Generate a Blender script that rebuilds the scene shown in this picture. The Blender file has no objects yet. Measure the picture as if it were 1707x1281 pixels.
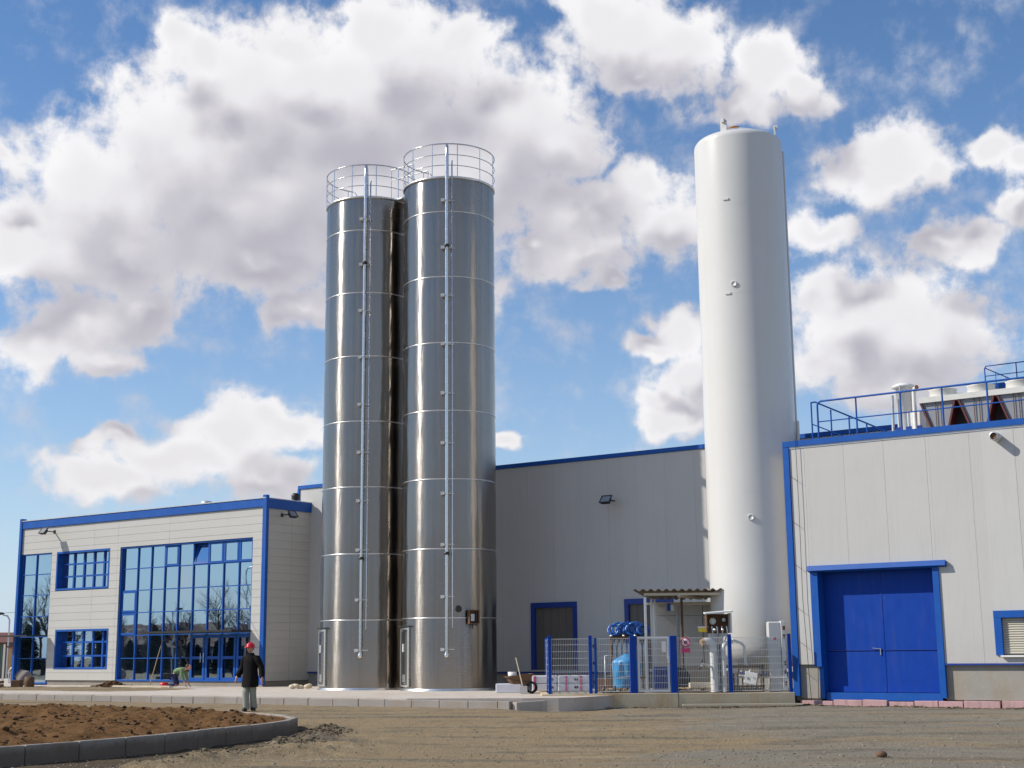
import bpy, bmesh, math, random
import numpy as np
from mathutils import Vector, Matrix, noise
rad = math.radians
random.seed(7)
S = bpy.context.scene
COL = S.collection

# ------------------------------------------------------------------ camera
cam_d = bpy.data.cameras.new('camera'); cam = bpy.data.objects.new('camera', cam_d); COL.objects.link(cam)
cam_d.sensor_width = 36.0; cam_d.lens = 2300 / 1707 * 36
cam_d.clip_start = 0.1; cam_d.clip_end = 9000
cam.matrix_world = Matrix(((0.999956, 0.0094, 0, 0), (0.001795, -0.190975, -0.981593, 0),
                           (-0.009227, 0.98155, -0.190984, 1.5), (0, 0, 0, 1)))
S.camera = cam
S.view_settings.view_transform = 'Standard'; S.view_settings.look = 'None'
S.view_settings.exposure = 0.0; S.view_settings.gamma = 1.0
S.view_settings.use_curve_mapping = False
S.cycles.max_bounces = 8
S.cycles.use_denoising = True

# ------------------------------------------------------------------ sun
SUN_EL = rad(37)
SUN_AZ = rad(180 + 87.5)          # compass-like: clockwise from +Y, the sun stands to the left and slightly behind the camera
sun_dir = Vector((math.sin(SUN_AZ) * math.cos(SUN_EL), math.cos(SUN_AZ) * math.cos(SUN_EL), math.sin(SUN_EL)))
sl = bpy.data.lights.new('sun', 'SUN'); sl.energy = 4.7; sl.angle = rad(0.53); sl.color = (1.0, 0.94, 0.85)
so = bpy.data.objects.new('sun', sl); COL.objects.link(so)
so.rotation_euler = (-sun_dir).to_track_quat('-Z', 'Y').to_euler(); so.location = (-60, -10, 60)


# ------------------------------------------------------------------ node helper
class NT:
    def __init__(s, nt): s.t = nt
    def n(s, typ, ins=None, **attrs):
        nd = s.t.nodes.new(typ)
        for k, v in attrs.items(): setattr(nd, k, v)
        if ins:
            for k, v in ins.items():
                sock = nd.inputs[k]
                if isinstance(v, bpy.types.NodeSocket): s.t.links.new(v, sock)
                else: sock.default_value = v
        return nd
    def m(s, op, a, b=None, c=None, clamp=False):
        d = {0: a}
        if b is not None: d[1] = b
        if c is not None: d[2] = c
        return s.n('ShaderNodeMath', d, operation=op, use_clamp=clamp).outputs[0]
    def v(s, op, a, b=None):
        d = {0: a}
        if b is not None: d[1] = b
        return s.n('ShaderNodeVectorMath', d, operation=op).outputs[0]
    def noise2(s, vec, scale, detail=4, rough=0.5, out='Fac'):
        return s.noise(vec, scale, detail, rough, out, noise_dimensions='2D')
    def noise(s, vec, scale, detail=4, rough=0.5, out='Fac', **k):
        return s.n('ShaderNodeTexNoise', {'Vector': vec, 'Scale': scale, 'Detail': detail, 'Roughness': rough}, **k).outputs[out]
    def rng(s, v, a, b, c=0.0, d=1.0, smooth=False):
        return s.n('ShaderNodeMapRange', {'Value': v, 'From Min': a, 'From Max': b, 'To Min': c, 'To Max': d},
                   interpolation_type='SMOOTHSTEP' if smooth else 'LINEAR').outputs[0]
    def mix(s, f, a, b, blend='MIX'):
        nd = s.n('ShaderNodeMix', data_type='RGBA', blend_type=blend)
        for i, v in ((0, f), (6, a), (7, b)):
            if isinstance(v, bpy.types.NodeSocket): s.t.links.new(v, nd.inputs[i])
            else: nd.inputs[i].default_value = v if i == 0 or len(v) == 4 else (*v, 1)
        return nd.outputs[2]
    def link(s, a, b): s.t.links.new(a, b)


# ------------------------------------------------------------------ world: sky texture with cumulus clouds
W = bpy.data.worlds.new('World'); S.world = W; W.use_nodes = True
W.node_tree.nodes.clear()
W.cycles.sampling_method = 'MANUAL'; W.cycles.sample_map_resolution = 512
# azimuth, elevation, half width, half height of the cloud lobes, in degrees
LOBES = [(-10.5,19.6,8.5,4.2),(-3.5,20.0,6.5,4.0),(16.5,12.2,4.2,2.4),(-3.9,24.0,4.0,2.6),(0.3,21.9,3.7,2.4),(-7.6,22.9,4.5,3.0),(-11.7,22.7,3.3,2.8),(-14.1,20.2,4.3,3.3),(-17.7,18.0,3.6,2.8),(-19.7,16.2,2.6,2.1),(-11.6,18.0,5.1,3.6),(-6.5,18.6,5.2,3.4),(-1.8,19.4,4.7,2.7),(-16.4,15.8,3.9,1.9),(2.1,20.6,2.4,1.7),(-13.5,24.0,1.8,1.4),(-2.3,25.2,2.1,1.4),(-9.7,24.5,2.1,1.4),(-5.8,25.3,2.1,1.4),(-17.4,13.1,3.1,1.7),(-15.3,13.7,1.7,1.4),(-19.5,12.2,2.1,1.2),(-16.7,11.7,1.4,0.7),(-9.0,14.3,2.0,1.0),(-10.8,15.8,3.8,1.5),(-11.8,9.0,2.4,1.5),(-13.7,7.9,3.6,1.1),(-9.4,9.2,2.0,1.1),(-16.4,6.9,2.8,0.9),(-10.3,7.3,2.2,1.0),(-16.1,8.6,1.6,0.5),(3.4,18.2,2.8,1.5),(5.5,19.1,1.8,1.1),(2.8,16.4,2.8,1.2),(7.0,17.5,2.0,1.7),(3.8,15.4,1.5,0.6),(1.3,17.0,1.3,0.7),(-0.6,8.7,0.9,0.4),(-3.9,15.0,3.9,1.5),(5.1,25.0,3.2,2.1),(7.5,24.2,2.6,1.9),(4.1,26.0,2.1,1.4),(11.6,23.5,1.5,1.4),(10.0,22.2,1.8,0.9),(12.8,22.4,1.5,1.0),(5.6,23.6,1.6,0.9),(16.1,19.3,2.6,1.6),(15.0,18.7,1.7,1.2),(17.7,18.7,1.4,0.9),(20.3,19.3,1.1,0.9),(21.3,18.7,1.0,0.9),(19.2,15.9,1.4,1.0),(20.8,16.9,0.9,0.9),(15.4,13.4,3.5,2.2),(13.3,14.0,1.7,1.4),(17.5,12.3,1.8,1.4),(13.7,11.6,2.4,1.5),(16.0,10.5,3.0,1.2),(13.2,16.6,1.9,0.9),(18.3,16.2,1.6,0.8),(11.0,22.9,1.8,1.2),(7.1,13.1,1.5,1.0),(6.0,12.5,1.3,0.5),(7.7,11.3,1.7,1.5),(6.9,9.4,1.5,0.9),(6.5,10.2,1.0,0.6),(-21.3,19.1,1.0,0.6)]


def cloud_group():
    g = bpy.data.node_groups.new('cloud_density', 'ShaderNodeTree')
    g.interface.new_socket('P', in_out='INPUT', socket_type='NodeSocketVector')      # azimuth, elevation in degrees
    g.interface.new_socket('D', in_out='OUTPUT', socket_type='NodeSocketFloat')
    g.interface.new_socket('S', in_out='OUTPUT', socket_type='NodeSocketFloat')
    t = NT(g); gi = t.n('NodeGroupInput'); go = t.n('NodeGroupOutput')
    p = gi.outputs[0]
    w1 = t.noise2(p, 0.42, 3, 0.45, 'Color')
    w1 = t.v('MULTIPLY', t.v('SUBTRACT', w1, (0.5, 0.5, 0.5)), (2.4, 1.9, 0))
    q = t.v('ADD', p, w1)
    acc = None
    qx, qy = t.n('ShaderNodeSeparateXYZ', {0: q}).outputs[:2]
    for (a, e, ra, re) in LOBES:
        k = 1.5
        # z carries the running value (scaled to nothing) so that the lobes are worked through one after another
        qq = q if acc is None else t.n('ShaderNodeCombineXYZ', {0: qx, 1: qy, 2: acc}).outputs[0]
        mp = t.n('ShaderNodeMapping', {'Vector': qq, 'Location': (-a / (ra * k), -e / (re * k), 0), 'Scale': (1 / (ra * k), 1 / (re * k), 0)}, vector_type='POINT').outputs[0]
        gr = t.n('ShaderNodeTexGradient', {'Vector': mp}, gradient_type='SPHERICAL').outputs[0]
        acc = gr if acc is None else t.m('SMOOTH_MAX', acc, gr, 0.22)
    # away from the photographed part of the sky the same kind of cumulus goes on
    az, el = t.n('ShaderNodeSeparateXYZ', {0: p}).outputs[:2]
    far = t.m('MAXIMUM', t.rng(t.m('ABSOLUTE', az), 23, 30, 0, 1, True), t.rng(el, 27.5, 33, 0, 1, True))
    gen = t.noise2(t.v('MULTIPLY', p, (0.1, 0.17, 0)), 1.0, 2, 0.5)
    gen = t.rng(gen, 0.50, 0.74, -0.1, 0.85)
    acc = t.m('MAXIMUM', acc, t.m('MULTIPLY', gen, far))
    low = t.noise2(p, 0.42, 1, 0.5)
    s_ = t.m('ADD', acc, t.m('MULTIPLY', t.m('SUBTRACT', low, 0.5), 0.35))
    t.link(s_, go.inputs[1])
    big = t.noise2(t.v('ADD', p, t.v('MULTIPLY', w1, (0.25, 0.25, 0))), 0.95, 8, 0.60)
    puff = t.n('ShaderNodeTexVoronoi', {'Vector': t.v('ADD', p, t.v('MULTIPLY', w1, (0.5, 0.5, 0))), 'Scale': 1.1}, feature='F1', voronoi_dimensions='2D').outputs['Distance']
    det = t.m('ADD', t.m('MULTIPLY', t.m('SUBTRACT', big, 0.5), 0.88), t.m('MULTIPLY', t.m('SUBTRACT', 0.42, puff), 0.10))
    d = t.m('ADD', s_, t.m('MULTIPLY', det, t.m('MULTIPLY', t.rng(acc, 0.04, 0.34, 0.0, 1.0), t.rng(acc, 0.35, 0.8, 1.0, 0.55))))
    t.link(d, go.inputs[0])
    return g


wt = NT(W.node_tree)
tc = wt.n('ShaderNodeTexCoord').outputs['Generated']
tcn = wt.v('NORMALIZE', tc)
sx, sy, sz = wt.n('ShaderNodeSeparateXYZ', {0: tcn}).outputs
azd = wt.m('MULTIPLY', wt.m('ARCTAN2', sx, sy), 57.2958)
eld = wt.m('MULTIPLY', wt.m('ARCSINE', sz), 57.2958)
P = wt.n('ShaderNodeCombineXYZ', {0: azd, 1: eld, 2: 0.0}).outputs[0]
cg = cloud_group()


def cg_eval(vec):
    nd = W.node_tree.nodes.new('ShaderNodeGroup'); nd.node_tree = cg
    wt.link(vec, nd.inputs[0]); return nd.outputs


D0, S0 = cg_eval(P)
S1 = cg_eval(wt.v('ADD', P, (-1.3, 2.6, 0)))[1]
alpha = wt.rng(D0, 0.13, 0.58, 0, 1, True)
alpha = wt.m('MULTIPLY', alpha, wt.rng(eld, 0.0, 5.0, 0.0, 1.0, True))
lit = wt.rng(wt.m('ADD', wt.m('SUBTRACT', S0, S1), wt.m('MULTIPLY', wt.m('SUBTRACT', D0, S0), 0.15)), -0.24, 0.50, 0.0, 1.0, True)
thick = wt.rng(S0, 0.35, 0.85, 0.0, 1.0, True)
bright = wt.m('ADD', wt.m('MULTIPLY', lit, 0.78), wt.m('MULTIPLY', wt.m('SUBTRACT', 1.0, thick), 0.34), clamp=True)
ccol = wt.mix(bright, (0.47, 0.455, 0.52, 1), (0.95, 0.94, 0.955, 1))
ccol = wt.mix(wt.rng(eld, 4.0, 13.0, 0.30, 0.0, True), ccol, (0.68, 0.66, 0.68, 1))
sky = wt.n('ShaderNodeTexSky', sky_type='NISHITA', sun_disc=False, sun_elevation=SUN_EL, sun_rotation=SUN_AZ,
           altitude=300, air_density=1.0, dust_density=0.0, ozone_density=3.0)
SKY_STRENGTH = 0.105
skyc = wt.n('ShaderNodeHueSaturation', {'Hue': 0.503, 'Saturation': 1.17, 'Value': 1.28, 'Color': sky.outputs[0]}).outputs[0]
# pale spring haze low over the horizon
hazec = wt.v('MULTIPLY', (0.50, 0.62, 0.80), (1 / SKY_STRENGTH,) * 3)
hz_f = wt.m('MULTIPLY', wt.m('POWER', 2.718, wt.m('MULTIPLY', wt.m('MAXIMUM', eld, 0.0), -0.115)), 0.90)
skyc = wt.mix(hz_f, skyc, hazec)
ccol = wt.v('MULTIPLY', ccol, (1 / SKY_STRENGTH,) * 3)
fin = wt.mix(alpha, skyc, ccol)
bg = wt.n('ShaderNodeBackground', {'Color': fin, 'Strength': SKY_STRENGTH})
wo = wt.n('ShaderNodeOutputWorld'); wt.link(bg.outputs[0], wo.inputs[0])


# ------------------------------------------------------------------ mesh helpers
class MB:
    def __init__(s): s.v = []; s.f = []; s.sm = []
    def add(s, vs, fs, sm=False):
        o = len(s.v); s.v += [tuple(v) for v in vs]; s.f += [tuple(i + o for i in f) for f in fs]; s.sm += [sm] * len(fs); return s
    def box(s, x0, x1, y0, y1, z0, z1):
        return s.add([(x0, y0, z0), (x1, y0, z0), (x1, y1, z0), (x0, y1, z0), (x0, y0, z1), (x1, y0, z1), (x1, y1, z1), (x0, y1, z1)],
                     [(0, 3, 2, 1), (4, 5, 6, 7), (0, 1, 5, 4), (1, 2, 6, 5), (2, 3, 7, 6), (3, 0, 4, 7)])
    def cbox(s, x0, x1, y0, y1, z0, z1, b=0.01):
        # box with chamfered vertical and top edges towards -y (seen side)
        bm = bmesh.new(); bmesh.ops.create_cube(bm, size=1)
        for v in bm.verts: v.co = Vector(((x0 + x1) / 2 + v.co.x * (x1 - x0), (y0 + y1) / 2 + v.co.y * (y1 - y0), (z0 + z1) / 2 + v.co.z * (z1 - z0)))
        bmesh.ops.bevel(bm, geom=bm.edges[:], offset=b, segments=1, affect='EDGES')
        bm.verts.index_update(); s.add([v.co[:] for v in bm.verts], [[v.index for v in f.verts] for f in bm.faces]); bm.free(); return s
    def obox(s, c, sx, sy, sz, rz=0.0, rx=0.0, ry=0.0):
        m = Matrix.Translation(c) @ Matrix.Rotation(rz, 4, 'Z') @ Matrix.Rotation(ry, 4, 'Y') @ Matrix.Rotation(rx, 4, 'X')
        t = MB().box(-sx / 2, sx / 2, -sy / 2, sy / 2, -sz / 2, sz / 2)
        return s.add([m @ Vector(v) for v in t.v], t.f)
    def tube(s, pts, r, seg=8, caps=True, sm=True, taper=None):
        pts = [Vector(p) for p in pts]; n = len(pts); vs = []; prev = None
        for i, p in enumerate(pts):
            if i == 0: d = pts[1] - p
            elif i == n - 1: d = p - pts[i - 1]
            else: d = (pts[i + 1] - p).normalized() + (p - pts[i - 1]).normalized()
            d.normalize()
            if prev is None:
                a = Vector((0, 0, 1)) if abs(d.z) < 0.9 else Vector((1, 0, 0)); u = d.cross(a).normalized()
            else: u = (prev - d * prev.dot(d)).normalized()
            prev = u; w = d.cross(u)
            rr = r if taper is None else r * taper[i]
            vs += [p + (u * math.cos(2 * math.pi * k / seg) + w * math.sin(2 * math.pi * k / seg)) * rr for k in range(seg)]
        fs = [(i * seg + k, i * seg + (k + 1) % seg, (i + 1) * seg + (k + 1) % seg, (i + 1) * seg + k) for i in range(n - 1) for k in range(seg)]
        s.add(vs, fs, sm)
        if caps:
            s.add(vs[:seg], [tuple(range(seg))[::-1]]); s.add(vs[-seg:], [tuple(range(seg))])
        return s
    def lathe(s, prof, seg=32, c=(0, 0, 0), a0=0.0, a1=2 * math.pi, sm=True, cap=False):
        full = abs(a1 - a0 - 2 * math.pi) < 1e-6; k = seg if full else seg + 1; vs = []
        for r, z in prof:
            for i in range(k):
                a = a0 + (a1 - a0) * i / seg
                vs.append((c[0] + r * math.cos(a), c[1] + r * math.sin(a), c[2] + z))
        fs = []
        for j in range(len(prof) - 1):
            for i in range(seg):
                i2 = (i + 1) % k
                fs.append((j * k + i, j * k + i2, (j + 1) * k + i2, (j + 1) * k + i))
        s.add(vs, fs, sm)
        if cap:
            s.add(vs[-k:], [tuple(range(k))]); s.add(vs[:k], [tuple(range(k))[::-1]])
        return s
    def prism(s, poly, z0, z1):
        n = len(poly); vs = [(x, y, z0) for x, y in poly] + [(x, y, z1) for x, y in poly]
        return s.add(vs, [tuple(range(n))[::-1], tuple(range(n, 2 * n))] + [(i, (i + 1) % n, n + (i + 1) % n, n + i) for i in range(n)])
    def sphere(s, c, r, su=12, sv=8, sc=(1, 1, 1)):
        pr = [(r * math.sin(math.pi * j / sv), -r * math.cos(math.pi * j / sv)) for j in range(sv + 1)]
        t = MB().lathe(pr, su)
        return s.add([(c[0] + x * sc[0], c[1] + y * sc[1], c[2] + z * sc[2]) for x, y, z in t.v], t.f, True)
    def xf(s, m): s.v = [tuple(m @ Vector(v)) for v in s.v]; return s
    def mesh(s, name, mat):
        me = bpy.data.meshes.new(name); me.from_pydata(s.v, [], s.f); me.materials.append(mat)
        me.polygons.foreach_set('use_smooth', s.sm); me.update(); return me
    def part(s, name, mat, parent=None, label=None, loc=None, kind=None):
        o = bpy.data.objects.new(name, s.mesh(name, mat)); COL.objects.link(o)
        if parent: o.parent = parent
        if loc: o.location = loc
        if label: o['label'] = label
        if kind: o['kind'] = kind
        return o


def tag(o, label=None, cat=None, group=None, kind=None):
    for k, v in (('label', label), ('category', cat), ('group', group), ('kind', kind)):
        if v: o[k] = v
    return o


def thing(name, label, cat, loc=(0, 0, 0), rz=0.0, group=None):
    o = bpy.data.objects.new(name, None); COL.objects.link(o); o.location = loc; o.rotation_euler = (0, 0, rz)
    o.empty_display_size = 0.2
    return tag(o, label, cat, group)


def kids(o): return [c for c in bpy.data.objects if c.parent == o]


def copy_tree(o, parent=None):
    c = o.copy(); COL.objects.link(c); c.parent = parent
    for ch in kids(o): copy_tree(ch, c)
    return c


PHI = math.atan2(-0.573, 0.819)
EX = Vector((math.cos(PHI), math.sin(PHI), 0)); EN = Vector((-math.sin(PHI), math.cos(PHI), 0))
RO = Vector((8.48, 42.7, 0)); MO = Vector((-9.305, 60.0, 0)); OO = Vector((-10.23, 57.4, 0))


def wpt(O, t, y, z=0.0): return O + EX * t + EN * y + Vector((0, 0, z))


# ------------------------------------------------------------------ materials
def mat(name):
    m = bpy.data.materials.new(name); m.use_nodes = True; m.node_tree.nodes.clear()
    t = NT(m.node_tree); b = t.n('ShaderNodeBsdfPrincipled'); o = t.n('ShaderNodeOutputMaterial'); t.link(b.outputs[0], o.inputs[0])
    return m, t, b


def setp(t, b, **k):
    names = {'col': 'Base Color', 'rough': 'Roughness', 'metal': 'Metallic', 'spec': 'Specular IOR Level', 'normal': 'Normal', 'coat': 'Coat Weight', 'aniso': 'Anisotropic', 'tangent': 'Tangent', 'sub': 'Subsurface Weight', 'trans': 'Transmission Weight', 'sheen': 'Sheen Weight'}
    for kk, v in k.items():
        s = b.inputs[names[kk]]
        if isinstance(v, bpy.types.NodeSocket): t.link(v, s)
        else: s.default_value = (*v, 1) if kk == 'col' and len(v) == 3 else v


def ocoord(t): return t.n('ShaderNodeTexCoord').outputs['Object']
def wcoord(t): return t.n('ShaderNodeNewGeometry').outputs['Position']


def paint(name, col, rough=0.4, var=0.12, scale=3.0, metal=0.0, bump=0.0, dirt=0.0, spec=0.5):
    m, t, b = mat(name); c = wcoord(t)
    n = t.noise(c, scale, 6, 0.6)
    dk = tuple(x * (1 - var) for x in col); lt = tuple(min(1, x * (1 + var)) for x in col)
    cc = t.mix(n, dk, lt)
    if dirt:
        st = t.noise(t.v('MULTIPLY', c, (3.0, 3.0, 0.35)), 2.0, 5, 0.6)
        cc = t.mix(t.rng(st, 0.5, 0.8, 0, dirt), cc, (0.16, 0.13, 0.09))
    setp(t, b, col=cc, rough=t.rng(n, 0.3, 0.7, rough * 0.85, min(1, rough * 1.15)), metal=metal, spec=spec)
    if bump:
        bp = t.n('ShaderNodeBump', {'Strength': bump, 'Distance': 0.01, 'Height': t.noise(c, scale * 12, 4, 0.6)}); setp(t, b, normal=bp.outputs[0])
    return m


M = {}
M['blue'] = paint('blue_paint', (0.006, 0.085, 0.37), 0.45, 0.14, 2.0, spec=0.3, dirt=0.10)
M['blue_door'] = paint('blue_door_paint', (0.0, 0.045, 0.32), 0.55, 0.12, 2.5, bump=0.05, spec=0.22, dirt=0.12)
M['navy'] = paint('dark_blue_paint', (0.01, 0.04, 0.25), 0.4, 0.1, 2.0)
M['white_paint'] = paint('white_paint', (0.74, 0.74, 0.71), 0.4, 0.05, 4.0)
M['galv'] = paint('galvanised_steel', (0.55, 0.56, 0.57), 0.42, 0.15, 8.0, metal=0.6)
M['wire'] = paint('fence_wire', (0.75, 0.75, 0.70), 0.45, 0.1, 8.0)
M['dark_metal'] = paint('dark_metal', (0.03, 0.028, 0.027), 0.45, 0.2, 8.0)
M['rust'] = paint('brown_rusty_steel', (0.14, 0.075, 0.04), 0.8, 0.4, 9.0, bump=0.3)
M['fin_red'] = paint('dark_red_steel', (0.10, 0.018, 0.015), 0.5, 0.2, 5.0)
M['black'] = paint('black_plastic', (0.012, 0.012, 0.013), 0.5, 0.2, 5.0)
M['wood'] = paint('pallet_wood', (0.38, 0.27, 0.16), 0.85, 0.3, 7.0, bump=0.3)
M['plank'] = paint('weathered_plank', (0.60, 0.52, 0.38), 0.85, 0.2, 7.0, bump=0.2)
M['orange'] = paint('orange_paint', (0.45, 0.19, 0.05), 0.5, 0.2, 5.0)
M['yellow'] = paint('yellow_paint', (0.75, 0.6, 0.03), 0.5, 0.1, 5.0)
M['pink'] = paint('pink_foam', (0.50, 0.31, 0.31), 0.85, 0.3, 3.0, dirt=0.9, bump=0.4)
M['pink_print'] = paint('pink_print', (0.70, 0.06, 0.18), 0.6, 0.1, 5.0)
M['dark_print'] = paint('dark_print', (0.06, 0.02, 0.03), 0.6, 0.1, 5.0)
M['film'] = paint('white_wrapping_film', (0.66, 0.66, 0.72), 0.35, 0.08, 6.0, bump=0.4)
M['red'] = paint('red_plastic', (0.62, 0.012, 0.03), 0.4, 0.1, 5.0)
M['tan'] = paint('tan_sheet', (0.42, 0.27, 0.13), 0.7, 0.2, 2.0, dirt=0.4)
M['green'] = paint('dark_green_paint', (0.02, 0.09, 0.05), 0.5, 0.2, 3.0)
M['roof_red'] = paint('red_brown_roof', (0.15, 0.055, 0.035), 0.8, 0.3, 2.0)
M['house'] = paint('grey_house_render', (0.22, 0.19, 0.17), 0.9, 0.2, 1.0)
M['glass_dark'] = paint('lamp_glass', (0.25, 0.26, 0.27), 0.12, 0.1, 5.0)
M['skin'] = paint('skin', (0.55, 0.30, 0.22), 0.55, 0.08, 20.0)
M['jacket'] = paint('black_jacket_cloth', (0.010, 0.009, 0.009), 0.92, 0.35, 14.0, bump=0.4, spec=0.15)
M['trousers'] = paint('pale_trousers_cloth', (0.30, 0.31, 0.26), 0.9, 0.2, 14.0, bump=0.4)
M['boots'] = paint('dark_boot_leather', (0.025, 0.02, 0.018), 0.6, 0.2, 14.0)
M['green_cloth'] = paint('green_cloth', (0.17, 0.27, 0.13), 0.9, 0.2, 14.0, bump=0.4)
M['blue_cloth'] = paint('dark_blue_cloth', (0.03, 0.04, 0.12), 0.9, 0.2, 14.0, bump=0.4)
M['hair'] = paint('brown_hair', (0.10, 0.05, 0.03), 0.8, 0.3, 30.0)
M['shutter'] = paint('brown_grey_shutter', (0.13, 0.115, 0.10), 0.6, 0.1, 4.0)
M['brick'] = paint('orange_brick', (0.42, 0.17, 0.07), 0.85, 0.2, 8.0)
M['bark'] = paint('bark', (0.045, 0.036, 0.028), 0.9, 0.4, 6.0)
M['conifer'] = paint('dark_evergreen_foliage', (0.018, 0.03, 0.016), 0.8, 0.5, 3.0)
M['blue_plastic'] = paint('bright_blue_plastic', (0.02, 0.12, 0.42), 0.3, 0.35, 12.0)
M['tank_skin'] = None


def m_cladding(name, col, horizontal, warm):
    # coated steel sandwich panels: micro ribs, faint streaks of dust
    m, t, b = mat(name); c = ocoord(t)
    x, y, z = t.n('ShaderNodeSeparateXYZ', {0: c}).outputs
    n = t.noise(c, 0.7, 4, 0.6)
    oi = t.n('ShaderNodeObjectInfo').outputs['Random']
    cc = t.mix(n, tuple(v * 0.95 for v in col), tuple(v * 1.04 for v in col))
    cc = t.mix(t.m('MULTIPLY', oi, 0.10), cc, tuple(v * 0.80 for v in warm))
    st = t.noise(t.v('MULTIPLY', c, (5.0, 5.0, 0.4)), 1.6, 6, 0.62)
    cc = t.mix(t.rng(st, 0.5, 0.85, 0, 0.22), cc, warm)
    low = t.rng(z, 1.0, 2.6, 0.22, 0.0, True)
    cc = t.mix(t.m('MULTIPLY', low, t.noise(c, 2.5, 5, 0.7)), cc, (0.30, 0.24, 0.16))
    axis = z if horizontal else x
    per = 0.11 if horizontal else 0.1
    w = t.m('PINGPONG', axis, per / 2)
    rib = t.rng(w, 0.0, per / 2, 0, 1, True)
    bp = t.n('ShaderNodeBump', {'Strength': 0.18, 'Distance': 0.003, 'Height': rib})
    wav = t.noise(t.v('MULTIPLY', c, (0.7, 1, 1.3)), 1.1, 2, 0.5)
    bp2 = t.n('ShaderNodeBump', {'Strength': 0.4, 'Distance': 0.02, 'Height': wav, 'Normal': bp.outputs[0]})
    setp(t, b, col=cc, rough=0.42, spec=0.4, normal=bp2.outputs[0])
    return m


M['clad_office'] = m_cladding('office_cladding', (0.525, 0.515, 0.478), True, (0.45, 0.42, 0.34))
M['clad_hall'] = m_cladding('hall_cladding', (0.53, 0.522, 0.50), False, (0.38, 0.355, 0.31))


def m_concrete(name, col, stain=0.5, col2=(0.30, 0.20, 0.10)):
    m, t, b = mat(name); c = wcoord(t)
    n = t.noise(c, 1.3, 8, 0.65); f = t.noise(c, 22, 6, 0.7)
    cc = t.mix(n, tuple(v * 0.78 for v in col), tuple(v * 1.15 for v in col))
    cc = t.mix(t.rng(f, 0.35, 0.7, 0.0, 0.35), cc, tuple(v * 0.6 for v in col))
    s = t.noise(t.v('MULTIPLY', c, (1.2, 1.2, 0.5)), 0.9, 5, 0.6)
    cc = t.mix(t.rng(s, 0.46, 0.66, 0, stain, True), cc, col2)
    bp = t.n('ShaderNodeBump', {'Strength': 0.5, 'Distance': 0.012, 'Height': f})
    setp(t, b, col=cc, rough=0.88, spec=0.25, normal=bp.outputs[0])
    return m


M['concrete'] = m_concrete('concrete', (0.36, 0.34, 0.30), 0.3)
M['concrete_wall'] = m_concrete('yard_wall_concrete', (0.62, 0.52, 0.36), 0.8, (0.46, 0.30, 0.13))
def m_dark_base_kerb():
    m = m_concrete('dark_base_kerb_concrete', (0.36, 0.32, 0.27), 0.3, (0.24, 0.17, 0.11)); t = NT(m.node_tree)
    b = [n for n in m.node_tree.nodes if n.type == 'BSDF_PRINCIPLED'][0]
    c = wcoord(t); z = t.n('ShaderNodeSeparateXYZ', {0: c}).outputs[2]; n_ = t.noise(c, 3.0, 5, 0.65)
    f = t.rng(t.m('ADD', z, t.m('MULTIPLY', t.m('SUBTRACT', n_, 0.5), 0.25)), 0.10, 0.275, 0.72, 0.0, True)   # darker and browner towards the bottom
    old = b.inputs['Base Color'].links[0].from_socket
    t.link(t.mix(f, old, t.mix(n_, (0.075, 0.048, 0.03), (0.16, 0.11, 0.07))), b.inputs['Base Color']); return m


M['kerb_dark_base'] = m_dark_base_kerb()
M['kerb'] = m_concrete('kerb_concrete', (0.34, 0.31, 0.28), 0.3, (0.24, 0.17, 0.11))
M['slab'] = m_concrete('pale_slab_concrete', (0.58, 0.52, 0.45), 0.35, (0.42, 0.31, 0.2))
M['plinth'] = m_concrete('plinth_concrete', (0.30, 0.27, 0.23), 0.4, (0.22, 0.17, 0.11))


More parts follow.
